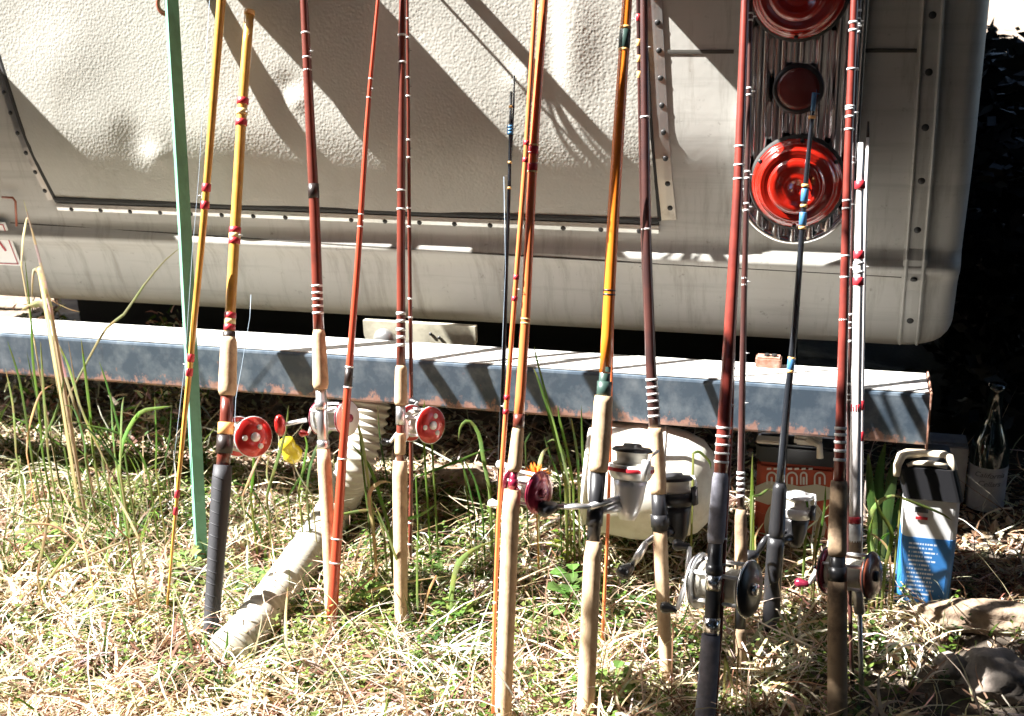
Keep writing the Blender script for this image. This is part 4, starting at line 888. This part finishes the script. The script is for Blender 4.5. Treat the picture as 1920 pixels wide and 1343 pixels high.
def clumps(n):
    """matted tussocks of flattened dead grass"""
    bm = BM(); out = []; k = 0
    while k < n:
        x, y = R.uniform(-2.4, .8), R.uniform(-.9, .1)
        if not in_view(Vector((x, y, 0))): continue
        if R.random() < .95*shaded_soil(x, y): continue
        k += 1; main = R.uniform(0, 6.28); pal = R.choice(STRAW); wide = R.random() < .4
        for i in range(R.randint(12, 34)):
            a = main + R.gauss(0, .7); p = Vector((x + R.gauss(0, .02), y + R.gauss(0, .02), 0)); p.z = gz(p.x, p.y) + R.uniform(0, .02); el = R.uniform(.1, 1.1); l = R.uniform(.04, .16); cv = R.uniform(-.25, .25); P = []
            for j in range(6):
                P.append(p.copy()); p = p + Vector((math.cos(a)*math.cos(el), math.sin(a)*math.cos(el), math.sin(el)))*l/5; el -= .28; a += cv; p.z = max(p.z, gz(p.x, p.y) + .003)
            ribbon(bm, P, R.uniform(.004, .008) if wide else R.uniform(.002, .004), jit(pal, .2), out, Vector((R.gauss(0, .6), R.gauss(0, .6), 1)))
    colour(bm, out); o = mk('dead_grass', bm, 'plant', None, False, False); tagobj(o, 'matted tussocks of flattened bleached grass', 'dead grass', kind='stuff')
clumps(330)
def litter(n):
    bm = BM(); out = []; k = 0
    while k < n:
        x, y = R.uniform(-2.5, .95), R.uniform(-.95, .6)
        if not in_view(Vector((x, y, 0))): continue
        if R.random() < .85*shaded_soil(x, y): continue
        k += 1; c = Vector((x, y, gz(x, y) + R.uniform(.002, .02))); a = R.uniform(0, 6.28); s = R.uniform(.006, .018); d = Vector((math.cos(a), math.sin(a), R.gauss(0, .4))).normalized(); e = d.cross(Vector((R.gauss(0, .5), R.gauss(0, .5), 1))).normalized(); nn = d.cross(e)*.25
        v = [bm.verts.new(q) for q in (c - d*s, c - e*s*.5 + nn*s, c + d*s, c + e*s*.5 + nn*s)]
        out.append((bm.faces.new((v[0], v[1], v[2])), cc := jit(R.choice(STRAW[:4] + [(.42, .3, .2), (.3, .2, .13)])))); out.append((bm.faces.new((v[0], v[2], v[3])), cc))
    colour(bm, out); o = mk('leaf_litter', bm, 'plant', None, False, False); tagobj(o, 'crumbled brown leaf litter on the earth', 'leaf litter', kind='stuff')
litter(15000)
def gdens(px, py):
    """how much green grows there in the photograph"""
    d = .16
    d += .9*math.exp(-((px - 180)/220)**2 - ((py - 830)/120)**2) + .5*math.exp(-((px - 350)/160)**2 - ((py - 960)/140)**2)
    d += .6*math.exp(-((px - 720)/200)**2 - ((py - 1000)/130)**2) + .8*math.exp(-((px - 1080)/160)**2 - ((py - 960)/130)**2) + .5*math.exp(-((px - 1300)/200)**2 - ((py - 950)/80)**2)
    d += .4*math.exp(-((px - 1000)/500)**2 - ((py - 1220)/100)**2)
    if px > 1640: d *= .25
    return d
def grass(n):
    bm = BM(); out = []; k = 0
    while k < n:
        x, y = R.uniform(-2.5, .6), R.uniform(-.9, .3)
        q = proj(Vector((x, y, gz(x, y))))
        if not (-60 < q[0] < W + 40 and -50 < q[1] < H + 160) or R.random() > gdens(q[0], q[1]): continue
        k += 1; h = R.uniform(.025, .08) if R.random() < .85 else R.uniform(.08, .16); h = min(h, .045) if y > -.2 and q[0] > 390 else h; a = R.uniform(0, 6.28); lean = R.uniform(.1, .9); P = []; p = Vector((x, y, gz(x, y) - .004)); el = 1.45 - .3*lean
        for i in range(6): P.append(p.copy()); p = p + Vector((math.cos(a)*math.cos(el), math.sin(a)*math.cos(el), math.sin(el)))*h/5; el -= lean*.33
        ribbon(bm, P, R.uniform(.0025, .006), jit(R.choice(GREEN)), out, Vector((R.gauss(0, 1), R.gauss(0, 1), .15)))
    colour(bm, out); o = mk('short_grass', bm, 'plant', None, False, False); tagobj(o, 'short green grass sprouting through the straw', 'grass', kind='stuff')
grass(2600)
def tangle(n):
    bm = BM(); out = []; k = 0
    while k < n:
        x, y = R.uniform(-2.3, -.3), R.uniform(-.34, .02); q = proj(Vector((x, y, gz(x, y))))
        w = 1. if q[0] < 330 else (.28 if 450 < q[0] < 740 else .16)
        if not -60 < q[0] < 1320 or R.random() > w: continue
        k += 1; h = R.uniform(.08, .24 if q[0] < 330 else .15); a = R.uniform(0, 6.28); lean = R.uniform(.1, 1.3); P = []; p = Vector((x, y, gz(x, y) - .004)); el = 1.5 - .35*lean*R.random(); tw = R.uniform(-.25, .25)
        for i in range(9): P.append(p.copy()); p = p + Vector((math.cos(a)*math.cos(el), math.sin(a)*math.cos(el), math.sin(el)))*h/8; el -= lean*.26; a += tw
        c = jit(R.choice(GREEN[:4] + [GREEN[3], GREEN[4]]) if R.random() < .6 else R.choice(STRAW), .2)
        ribbon(bm, P, R.uniform(.0018, .0055), c, out, Vector((R.gauss(0, 1), R.gauss(0, 1), .2)))
    colour(bm, out); o = mk('tall_grass', bm, 'plant', None, False, False); tagobj(o, 'tall tangled green and straw grass along the bumper', 'grass', kind='stuff')
tangle(520)
def weeds(n):
    """small feathery weeds"""
    bm = BM(); out = []; k = 0
    while k < n:
        x, y = R.uniform(-2.4, .5), R.uniform(-.9, .15); q = proj(Vector((x, y, gz(x, y))))
        if not (-40 < q[0] < W and -50 < q[1] < H + 80) or R.random() > gdens(q[0], q[1])*.9: continue
        k += 1; h = R.uniform(.02, .07); base = Vector((x, y, gz(x, y))); lean = Vector((R.gauss(0, .3), R.gauss(0, .3), 1)).normalized(); c0 = jit(R.choice(GREEN[1:] + [(.36, .42, .2)]))
        for i in range(9):
            t = (i + 1)/9; p = base + lean*h*t; a = i*2.4; d = Vector((math.cos(a), math.sin(a), .35)).normalized(); s = h*.35*(1.15 - t*.7); e = d.cross(Vector((0, 0, 1))).normalized()*s*.32
            v = [bm.verts.new(z) for z in (p, p + d*s*.5 + e, p + d*s, p + d*s*.5 - e)]; out.append((bm.faces.new(v), c0))
    colour(bm, out); o = mk('low_weeds', bm, 'plant', None, False, False); tagobj(o, 'low feathery green weeds among the straw', 'weeds', kind='stuff')
weeds(3400)
# tall blades, one tuft per clump seen in the photograph: list of (pixel polyline, width px, colour)
def curve(P, n=10):
    out = []
    for i in range(n + 1):
        t = i/n*(len(P) - 1); j = min(int(t), len(P) - 2); f = t - j
        p0, p1, p2, p3 = P[max(j-1, 0)], P[j], P[j+1], P[min(j+2, len(P)-1)]
        out.append(tuple(.5*(2*p1[k] + (p2[k] - p0[k])*f + (2*p0[k] - 5*p1[k] + 4*p2[k] - p3[k])*f*f + (3*p1[k] - p0[k] - 3*p2[k] + p3[k])*f**3) for k in (0, 1)))
    return out
GA, GB, GC, ST, SP = (.32, .44, .15), (.20, .31, .10), (.46, .56, .30), (.70, .60, .44), (.78, .71, .58)
def tuft(name, label, Y, blades, cat='grass', tilt=.25):
    b0 = blades[0][0][0]; loc = onY(b0[0], b0[1], Y); g = Vector((loc.x, loc.y, gz(loc.x, loc.y)))
    rt = root(name, g, label, cat)
    for pts, w, c in blades:
        P0 = onY(pts[0][0], pts[0][1], Y + R.uniform(-.015, .015)); P = []
        dy = R.uniform(-tilt, tilt)*.5
        for i, (x, y) in enumerate(curve(pts, 12)): P.append(onY(x, y, P0.y + dy*.1*i/12))
        zz = gz(P[0].x, P[0].y)
        if P[0].z > zz + .01:     # root it in the ground
            P.insert(0, Vector((P[0].x + (P[0].x - P[1].x)*.3, P[0].y, zz - .004)))
        bm = BM(); out = []; ww = w*proj(P[0])[2]/F; n = len(P); vv = []
        for i, p in enumerate(P):
            t = (P[min(i+1, n-1)] - P[max(i-1, 0)]).normalized(); s = t.cross(Vector((.25*math.sin(i*.3), 1, .1))).normalized(); u = i/(n-1); q = ww*.5*(.65 + .5*math.sin(u*2.4))*(1 - .95*u**3); nrm = t.cross(s)
            vv.append((bm.verts.new(p - s*q), bm.verts.new(p + nrm*q*.35), bm.verts.new(p + s*q)))
        c0 = jit(c, .2); dry = R.uniform(.05, .8); i = 0
        for a, b in zip(vv, vv[1:]):
            u = i/len(vv); i += 1; k = dry*(sstep(.55, 1, u) + .6*sstep(.3, 0, u)); cc = tuple(lerp(p_, q_, k)*(1 + R.uniform(-.08, .08)) for p_, q_ in zip(c0, (.66, .58, .36)))
            out.append((bm.faces.new((a[0], a[1], b[1], b[0])), cc)); out.append((bm.faces.new((a[1], a[2], b[2], b[1])), tuple(x*.9 for x in cc)))
        colour(bm, out); mk('blade', bm, 'plant', rt, True, False)
    return rt
tuft('dry_grass_stem', 'bleached dry grass stalk with broken sheath in front of the number plate', -.10, [
    ([(150, 790), (118, 690), (98, 600), (82, 520), (62, 440), (44, 375)], 9, SP), ([(98, 600), (75, 570), (40, 582)], 14, SP), ([(100, 600), (92, 560), (70, 510), (62, 515), (60, 568)], 8, SP), ([(40, 500), (43, 450), (50, 412), (53, 412)], 5, SP), ([(83, 545), (100, 565), (130, 580), (150, 585)], 2.5, ST), ([(105, 640), (120, 668), (135, 710), (150, 770)], 8, SP), ([(72, 500), (80, 530), (88, 560)], 12, SP)])
tuft('dry_grass_stem', 'long dry straw stalk slanting across the bumper towards the green pole', -.05, [([(128, 745), (165, 675), (200, 615), (232, 590), (270, 535), (310, 488), (342, 462)], 5, ST)])
tuft('grass_tuft', 'tall green grass blades rising past the bumper under the number plate', -.12, [
    ([(80, 850), (72, 760), (62, 680), (58, 600), (46, 480)], 7, GA), ([(90, 850), (82, 740), (76, 640)], 7, GC), ([(60, 860), (38, 720), (14, 640)], 7, GA), ([(100, 840), (70, 750), (50, 660)], 5, GB), ([(30, 850), (24, 760), (10, 690)], 6, GC), ([(120, 840), (60, 800), (16, 780)], 6, GA), ([(70, 850), (110, 760), (120, 700)], 5, GC), ([(50, 850), (55, 800), (75, 740), (100, 720)], 5, ST)])
tuft('grass_tuft', 'green grass blades crossing the bumper beside the long dry stalk', -.12, [
    ([(175, 850), (168, 770), (160, 700), (152, 635)], 8, GA), ([(190, 850), (150, 760), (130, 690), (112, 650)], 6, GC), ([(235, 860), (222, 800), (200, 720), (186, 678)], 6, GA), ([(200, 870), (165, 800), (145, 740), (128, 640)], 5, ST), ([(215, 850), (211, 800), (208, 735)], 5, GC), ([(225, 880), (190, 820), (160, 790)], 6, GB), ([(160, 860), (158, 830), (140, 770), (120, 760)], 6, GC)])
tuft('grass_tuft', 'arching pale grass blades beside the foot of the green pole', -.18, [
    ([(222, 890), (232, 825), (262, 775), (300, 765), (320, 762)], 8, GC), ([(225, 890), (228, 780), (232, 745)], 5, GC), ([(280, 900), (262, 850), (220, 812), (150, 795)], 8, GA), ([(292, 880), (293, 820), (290, 745)], 5, GA), ([(310, 860), (318, 820), (322, 760)], 4, GB), ([(240, 890), (215, 860), (160, 800), (130, 790)], 6, GB)])
tuft('grass_tuft', 'green blades and stalks standing between the red reel and silver reel', -.14, [
    ([(500, 930), (515, 880), (535, 810), (541, 760)], 7, GC), ([(470, 930), (476, 870), (470, 830)], 7, GA), ([(455, 930), (480, 870), (494, 850)], 5, ST), ([(515, 940), (500, 890), (508, 840)], 4, ST), ([(560, 920), (572, 860), (575, 830), (563, 800)], 5, GA), ([(540, 930), (560, 900), (590, 850)], 5, GB), ([(575, 930), (580, 880), (600, 830), (640, 790), (676, 776)], 7, GC), ([(585, 930), (560, 890), (548, 860)], 4, ST), ([(505, 980), (478, 925), (440, 905), (428, 900)], 5, GB), ([(500, 1050), (480, 985), (430, 930)], 7, GB)])
tuft('grass_tuft', 'green blades crossing in front of the corrugated hose', -.16, [
    ([(700, 980), (690, 900), (672, 800), (640, 775)], 7, GC), ([(730, 990), (712, 930), (690, 870), (655, 830)], 9, GA), ([(690, 960), (680, 870), (672, 790)], 5, GA), ([(740, 960), (715, 840), (708, 760)], 4, GB), ([(720, 1000), (700, 960), (640, 965), (570, 985)], 7, GC), ([(735, 1040), (740, 985), (790, 965), (818, 945)], 7, GC), ([(700, 1000), (692, 930), (712, 905), (735, 905)], 8, ST)])
tuft('grass_tuft', 'single curled grass blade and thin stems in the dark gap under the bumper', -.08, [
    ([(918, 920), (906, 860), (898, 815), (880, 790), (864, 800), (860, 826)], 9, GC), ([(780, 895), (850, 868), (900, 848), (925, 842)], 5, GA), ([(890, 960), (876, 900), (862, 855)], 4, GB), ([(905, 960), (890, 900), (868, 860)], 5, GB), ([(796, 850), (794, 800), (796, 750)], 6, GA), ([(808, 800), (809, 780), (811, 770)], 6, GA), ([(884, 1010), (875, 920), (868, 870)], 4, GA)])
tuft('grass_tuft', 'bundle of upright green blades standing against the bumper face', -.06, [
    ([(1060, 910), (1038, 810), (1012, 720), (1000, 690)], 6, GA), ([(1068, 910), (1045, 820), (1008, 680), (1002, 650)], 5, GC), ([(1075, 910), (1062, 840), (1050, 790), (1046, 760)], 6, GA), ([(1085, 910), (1082, 850), (1070, 780)], 6, GC), ([(1062, 900), (1056, 850), (1040, 826), (1025, 830)], 7, GC), ([(1095, 905), (1092, 840), (1090, 760)], 5, GA), ([(1008, 930), (1010, 880), (1018, 850), (1030, 838)], 8, SP), ([(1050, 900), (1030, 850), (1020, 815)], 4, GB), ([(985, 830), (990, 820), (996, 810)], 4, GB)])
tuft('grass_tuft', 'arched pale blade and straw stems before the bark slab', -.30, [
    ([(845, 1190), (846, 1120), (858, 1060), (890, 1030), (925, 1015)], 11, GC), ([(800, 1200), (798, 1130), (815, 1085), (820, 1080)], 5, ST), ([(785, 1210), (782, 1100), (784, 960)], 5, GC), ([(690, 1190), (683, 1140), (688, 1110)], 5, ST), ([(650, 1150), (690, 1110), (760, 1092), (845, 1080)], 5, ST), ([(808, 1180), (850, 1160), (900, 1120), (925, 1090)], 5, GC), ([(780, 1200), (765, 1120), (730, 1010), (700, 940)], 7, GC), ([(640, 1180), (650, 1130), (700, 1080), (712, 1050)], 4, ST), ([(705, 1190), (690, 1140), (672, 1120)], 4, ST)])
tuft('grass_tuft', 'dark green blades growing between the white rod and the jug', -.08, [
    ([(1640, 1050), (1630, 980), (1645, 945), (1672, 930), (1700, 935)], 9, GC), ([(1660, 1060), (1672, 1000), (1650, 960), (1640, 930)], 8, GA), ([(1635, 1060), (1628, 1010), (1640, 960)], 6, GA), ([(1690, 934), (1720, 945), (1762, 962), (1785, 976)], 6, GC), ([(1670, 1080), (1665, 1030), (1640, 1005), (1625, 1000)], 5, ST), ([(1650, 1060), (1648, 1020), (1668, 1000), (1682, 1012)], 5, GA)])
tuft('grass_tuft', 'broad dark leaves standing behind the white rod under the bumper end', .04, [
    ([(1650, 990), (1648, 900), (1660, 830)], 18, GB), ([(1660, 1000), (1672, 900), (1690, 835)], 20, GB), ([(1640, 1000), (1632, 920), (1628, 850)], 16, GB), ([(1670, 1000), (1690, 940), (1712, 900)], 14, GB)])
tuft('grass_tuft', 'slender green stems with curled tips before the orange can', -.06, [
    ([(1412, 1060), (1410, 960), (1411, 850)], 8, GA), ([(1412, 930), (1425, 928), (1440, 918), (1448, 920)], 5, GC), ([(1510, 1010), (1512, 960), (1512, 940), (1505, 935)], 7, GA), ([(1530, 1040), (1545, 960), (1548, 910)], 5, GA), ([(1525, 1050), (1535, 980), (1560, 940)], 5, ST), ([(1420, 1050), (1415, 1010), (1432, 980)], 5, ST), ([(1300, 850), (1312, 848), (1330, 866), (1333, 880)], 6, GC)])
tuft('grass_tuft', 'straw stalks and blades spread at the left over the trodden ground', -.42, [
    ([(60, 1130), (110, 1060), (150, 1010), (170, 985)], 5, ST), ([(170, 1080), (150, 1000), (120, 930), (105, 905)], 6, SP), ([(160, 1030), (110, 990), (70, 982), (30, 985)], 5, SP), ([(90, 1080), (150, 1050), (220, 1020), (260, 1005)], 5, SP), ([(260, 1010), (235, 960), (205, 910)], 8, SP), ([(240, 1010), (215, 985), (208, 960)], 6, ST), ([(70, 1080), (85, 1000), (92, 950)], 7, ST), ([(20, 1200), (90, 1150), (150, 1110), (200, 1080)], 5, ST), ([(180, 1160), (230, 1140), (290, 1105)], 6, ST), ([(15, 1230), (60, 1190), (120, 1150)], 5, GC)])
tuft('grass_tuft', 'pale straw stalks at the foot of the ribbed black grip', -.50, [
    ([(360, 1330), (340, 1290), (330, 1200)], 7, SP), ([(375, 1280), (355, 1200), (330, 1120)], 8, GC), ([(440, 1270), (470, 1240), (520, 1235)], 5, SP), ([(545, 1270), (535, 1180), (540, 1100)], 7, SP), ([(450, 1270), (480, 1250), (515, 1230)], 4, ST), ([(405, 1280), (392, 1230), (380, 1180)], 7, GC), ([(420, 1260), (425, 1215), (428, 1175)], 6, GA), ([(320, 1300), (322, 1250), (305, 1180)], 6, ST)])
tuft('dry_grass_stem', 'dead straw stem lying in dark shade near the black reel handle', -.42, [([(1385, 1215), (1410, 1228), (1440, 1234), (1490, 1232)], 5, ST), ([(1360, 1230), (1375, 1290), (1400, 1310), (1432, 1318)], 6, ST), ([(1262, 1170), (1290, 1185), (1315, 1198)], 4, ST)])
# leafy plants
def leafy(name, label, px, py, Y, n, size, c, spread, cat='plant', height=.10):
    b = onY(px, py, Y); g = Vector((b.x, b.y, gz(b.x, b.y))); rt = root(name, g, label, cat)
    for i in range(n):
        t = (i + .5)/n; a = i*2.399 + R.uniform(-.3, .3); st = g + Vector((0, 0, height*t)); d = Vector((math.cos(a), math.sin(a), R.uniform(.1, .7))).normalized(); l = size*R.uniform(.7, 1.25); base = st + d*spread*(1 - .5*t)*R.uniform(.5, 1)
        e = d.cross(Vector((0, 0, 1))).normalized(); up = e.cross(d); bm = BM(); out = []; cc = jit(c, .2)
        stalk = [st, base]
        rows = []
        for k in range(8):
            u = k/7; w = l*.42*math.sin(math.pi*min(1, u*.94 + .04))**.8*(1 + .22*(k % 2)); p = base + d*l*u - Vector((0, 0, 1))*l*.35*u*u
            rows.append((bm.verts.new(p - e*w + up*w*.3), bm.verts.new(p), bm.verts.new(p + e*w + up*w*.3)))
        for x_, y_ in zip(rows, rows[1:]):
            for k in (0, 1): out.append((bm.faces.new((x_[k], x_[k+1], y_[k+1], y_[k])), cc))
        vs2 = [bm.verts.new(q) for q in (st - e*.0012, st + e*.0012, base + e*.0012, base - e*.0012)]; out.append((bm.faces.new(vs2), cc))
        colour(bm, out); mk('leaf', bm, 'plant', rt, False, False)
    return rt
leafy('leafy_weed', 'pale green lobed weed between the orange rod and amber rod', 1075, 1085, -.20, 22, .034, (.30, .40, .17), .045, height=.12)
leafy('leafy_weed', 'bright rosette of narrow leaves in the grass left of the green pole', 205, 880, -.14, 16, .032, (.34, .46, .26), .02, height=.04)
leafy('leafy_weed', 'small round-leaved weed below the dark gap beside the pale cork butt', 800, 985, -.10, 18, .02, (.24, .34, .10), .04, height=.05)
leafy('leafy_weed', 'yellow-green curly weed by the upright blades under the bumper', 1055, 905, -.04, 18, .018, (.36, .42, .10), .035, height=.09)
leafy('leafy_weed', 'small clover-like sprigs in the dark gap beside the green pole', 330, 815, -.06, 16, .014, (.26, .36, .12), .045, height=.085)
leafy('leafy_weed', 'low green weed at the foot of the brick red section', 590, 920, -.12, 16, .018, (.26, .36, .12), .04, height=.05)
leafy('leafy_weed', 'small green weed beside the stained cork butt in the shade', 1440, 1318, -.58, 14, .014, (.24, .34, .16), .012, height=.06)
leafy('leafy_weed', 'grey-green fuzzy weed against the grey foam butt', 1362, 1340, -.60, 18, .010, (.38, .46, .30), .010, height=.06)
leafy('leafy_weed', 'bright grass-green sprig on bare earth at the stones', 1905, 1318, -.50, 12, .022, (.20, .34, .08), .015, height=.03)
leafy('leafy_weed', 'dark upright sprig in front of the white pail', 1258, 905, -.05, 18, .012, (.035, .06, .025), .006, height=.17)
leafy('leafy_weed', 'leafy green clump low behind the amber rod butt', 1180, 1075, -.16, 14, .022, (.28, .38, .18), .035, height=.05)
leafy('leafy_weed', 'feathery pale weed between the green pole and the ribbed black grip', 345, 1010, -.24, 26, .022, (.44, .52, .28), .05, height=.07)
leafy('leafy_weed', 'pale leafy weed growing over the lower end of the corrugated hose', 470, 1045, -.26, 22, .02, (.42, .50, .26), .05, height=.06)
leafy('leafy_weed', 'low bright weed just right of the brick red section', 690, 1085, -.28, 24, .022, (.40, .50, .22), .055, height=.06)
leafy('leafy_weed', 'spreading weed between the pale cork butt and the orange rods', 850, 1075, -.28, 26, .022, (.38, .48, .20), .06, height=.05)
leafy('leafy_weed', 'leafy pale clump at the foot of the tall grass under the number plate', 60, 930, -.24, 24, .024, (.42, .5, .24), .06, height=.09)
leafy('leafy_weed', 'small bright weed in front of the amber rod butt', 1150, 1270, -.45, 22, .02, (.40, .48, .24), .05, height=.05)
# brush heap seen through the gap above the bumper
def heap(px, py, Y, sx, sz, label, seed):
    c = onY(px, py, Y); g = Vector((c.x, c.y, 0)); rt = root('brush_heap', Vector((c.x, c.y, gz(c.x, c.y))), label, 'brush heap'); bm = BM(); out = []
    hz = c.z
    for i in range(900):
        x = R.gauss(0, sx*.5); z = R.random()*hz*math.exp(-(x/sx)**2); p = Vector((c.x + x, c.y + R.gauss(0, .05), max(.01, z))); a = Vector((R.gauss(0, 1), R.gauss(0, 1), R.gauss(0, .7))).normalized(); l = R.uniform(.01, .05)
        ribbon(bm, [p, p + a*l*.5, p + a*l - Vector((0, 0, l*.2))], R.uniform(.003, .012), jit(R.choice(STRAW + GREEN[:3]), .3), out, Vector((R.gauss(0, 1), R.gauss(0, 1), R.gauss(0, 1))))
    colour(bm, out); mk('twigs', bm, 'plant', rt, False, False)
heap(300, 580, .34, .10, .1, 'heap of dry twigs and leaves behind the bumper near the green pole', 1); heap(70, 560, .40, .10, .1, 'leafy scrub behind the bumper under the number plate', 2)

# ------------------------------------------------------------------ trees and hedge
def leafcloud(bm, out, c, rad, n, size, cols, sq=(1, 1, 1)):
    for i in range(n):
        d = Vector((R.gauss(0, 1), R.gauss(0, 1), R.gauss(0, 1))).normalized()*rad*R.random()**.4; p = c + Vector((d.x*sq[0], d.y*sq[1], d.z*sq[2])); a = Vector((R.gauss(0, 1), R.gauss(0, 1), R.gauss(0, .6))).normalized(); b = a.cross(Vector((R.gauss(0, 1), R.gauss(0, 1), R.gauss(0, 1)))).normalized(); s = size*R.uniform(.6, 1.3)
        v = [bm.verts.new(q) for q in (p - a*s, p + b*s*.45, p + a*s, p - b*s*.45)]; out.append((bm.faces.new(v), jit(R.choice(cols), .25)))
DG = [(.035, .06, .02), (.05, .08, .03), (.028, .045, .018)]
def added_shade_tree():  # unseen tree, added; leaf clumps sit wherever ground shade is wanted
    base = Vector((-6.0, -6.5, 0)); rt = root('added_shade_tree', base, 'unseen leafy tree added to shade the ground at the right', 'tree')
    fork = base + Vector((.4, .3, 2.6)); bm = BM(); tube(bm, [base - Vector((0, 0, .1)), base + Vector((.1, .05, 1)), fork, fork + Vector((.3, 0, 1.6))], [.22, .17, .14, .06], 14)
    tg = []
    for p, t, rd, n in SHADE: tg.append((p - L*t, rd, n))
    for c, rd, n in tg[::12]:
        m = fork.lerp(c, .5) + Vector((0, 0, .25)); tube(bm, [fork, m, c], [.06, .035, .012], 8)
    mk('trunk', bm, 'trunk', rt); bm = BM(); out = []
    for c, rd, n in tg: leafcloud(bm, out, c, rd, n, .035, DG)
    for i in range(60):
        a = R.uniform(0, 6.28); leafcloud(bm, out, fork + Vector((math.cos(a)*R.uniform(.2, 1.6) - .9, math.sin(a)*R.uniform(.2, 1.4) - .9, R.uniform(.4, 2.4))), .3, 60, .05, DG)
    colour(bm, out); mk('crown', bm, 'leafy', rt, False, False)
SHADE = []
def plan_shade():
    LIT = [(1640, 1925, 1138, 1192), (1780, 1880, 1236, 1276), (1850, 1925, 1306, 1350), (1690, 1770, 930, 1130), (1500, 1560, 1080, 1120)]
    keep = []
    for lb, rd in RODS:
        lo = {'orange fish': .15, 'bright ambe': .12, 'stout maroo': .6, 'white fishi': .5}.get(lb[:11])
        if lo is None: continue
        for i in range(40):
            p = rd.at(i*34.)
            if p.z > lo: keep.append((p.x - L.x/L.z*p.z, p.y - L.y/L.z*p.z))
            if p.z > .1 and lb.startswith(('bright', 'dark p')): keep.append((p.x + .05 - L.x/L.z*p.z, p.y + .05 - L.y/L.z*p.z))
    y = -1.3
    while y < .0:
        x = -.13 if y < -.22 else .22
        while x < 2.4:
            q = proj(Vector((x, y, .01)))
            if not any(a < q[0] < b and c < q[1] < d for a, b, c, d in LIT) and R.random() < .97 and not any((x - a)**2 + (y - b)**2 < .0070 for a, b in keep): SHADE.append((Vector((x + R.uniform(-.03, .03), y + R.uniform(-.03, .03), 0)), R.uniform(2.9, 3.5), .075, 62))
            x += .085
        y += .09
plan_shade()
added_shade_tree()
def hedge():
    rt = root('hedge', (1.2, 1.6, 0), 'dark hedge in the shade beyond the camper corner', 'hedge'); bm = BM(); out = []
    for i in range(620):
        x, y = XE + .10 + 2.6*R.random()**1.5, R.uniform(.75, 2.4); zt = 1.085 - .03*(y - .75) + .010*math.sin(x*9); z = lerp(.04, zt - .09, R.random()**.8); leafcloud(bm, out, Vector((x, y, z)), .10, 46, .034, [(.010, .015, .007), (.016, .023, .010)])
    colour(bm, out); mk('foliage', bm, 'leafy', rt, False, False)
    for i in range(26):
        x, y = R.uniform(XE + .2, 3), R.uniform(.8, 2.1); bm = BM(); tube(bm, [(x, y, -.03), (x + R.uniform(-.1, .1), y, .5), (x + R.uniform(-.2, .2), y, .95)], [.014, .01, .004], 6); mk('stem', bm, 'trunk', rt)
    for x in (XE + .25, XE + .31, XE + .40, XE + .52):
        bm = BM(); tube(bm, [(x, 1.2, .9), (x + R.uniform(-.01, .01), 1.2, 1.15), (x + R.uniform(-.03, .03), 1.2, 1.28)], [.004, .003, .0015], 5); mk('bare_twig', bm, 'trunk', rt)
hedge()
def woods():
    """unseen woods behind the camera, added to hold back skylight"""
    bm = BM(); out = []
    for i in range(900):
        a = R.uniform(-2.35, 1.0); d = R.uniform(5.5, 8.5); x, y = .4 + math.sin(a + .7)*d, -1.5 - math.cos(a + .7)*d
        z = R.uniform(.3, 6.5 if a > -1.2 else 2.6); leafcloud(bm, out, Vector((x, y, z)), .9, 30, .22, DG)
    colour(bm, out); o = mk('woods', bm, 'leafy', None, False, False); tagobj(o, 'dark woods added behind the camera to hold back skylight', 'woods', kind='stuff')
woods()

def evergreen():  # unseen tree, added to keep skylight off the right side
    rt = root('added_evergreen', (1.9, -1.0, 0), 'unseen dense evergreen added at the right to dim the wall', 'tree'); bm = BM(); tube(bm, [(1.9, -1.0, -.1), (1.9, -1.0, 2), (1.95, -1.0, 4.6)], [.16, .12, .03], 12); mk('trunk', bm, 'trunk', rt)
    bm = BM(); out = []
    for i in range(330):
        z = R.uniform(.1, 4.6); rr = 1.25*(1 - z/5.2)**.7*R.random()**.5; a = R.uniform(0, 6.28); leafcloud(bm, out, Vector((1.95 + rr*math.cos(a)*.95, -1.0 + rr*math.sin(a)*1.1, z)), .22, 30, .09, [(.018, .03, .012), (.028, .045, .018)])
    colour(bm, out); mk('crown', bm, 'leafy', rt, False, False)
evergreen()

def added_canopy():
    """unseen tall tree, added so its crown blocks the overhead sky"""
    b = Vector((5.2, -2.6, 0)); rt = root('sky_block_tree', b, 'unseen spreading tree added to block the overhead sky', 'tree'); bm = BM(); tube(bm, [b - Vector((0, 0, .1)), b + Vector((-.1, 0, 2)), b + Vector((-.4, .1, 4.4)), b + Vector((-1.5, .4, 5.6))], [.34, .28, .22, .1], 14); mk('trunk', bm, 'trunk', rt)
    for k in range(9):
        e = Vector((R.uniform(-2, 3.5), R.uniform(-5.5, 2.2), R.uniform(4.6, 5.6))); s0 = b + Vector((-.4, .1, 4.4)); bm = BM(); tube(bm, [s0, s0.lerp(e, .5) + Vector((0, 0, .3)), e], [.10, .06, .02], 8); mk('limb', bm, 'trunk', rt)
    bm = BM(); out = []
    for i in range(900): leafcloud(bm, out, Vector((R.uniform(-2.1, 6.5), R.uniform(-7, 3.0), R.uniform(4.3, 6.2))), .55, 34, .13, DG)
    for i in range(700): leafcloud(bm, out, Vector((R.uniform(-8, -1.5), R.uniform(-8, -2.5), R.uniform(4.3, 6.0))), .5, 34, .13, DG)  # extra foliage, added to shade the foreground and cut its bounce
    colour(bm, out); mk('crown', bm, 'leafy', rt, False, False)
added_canopy()
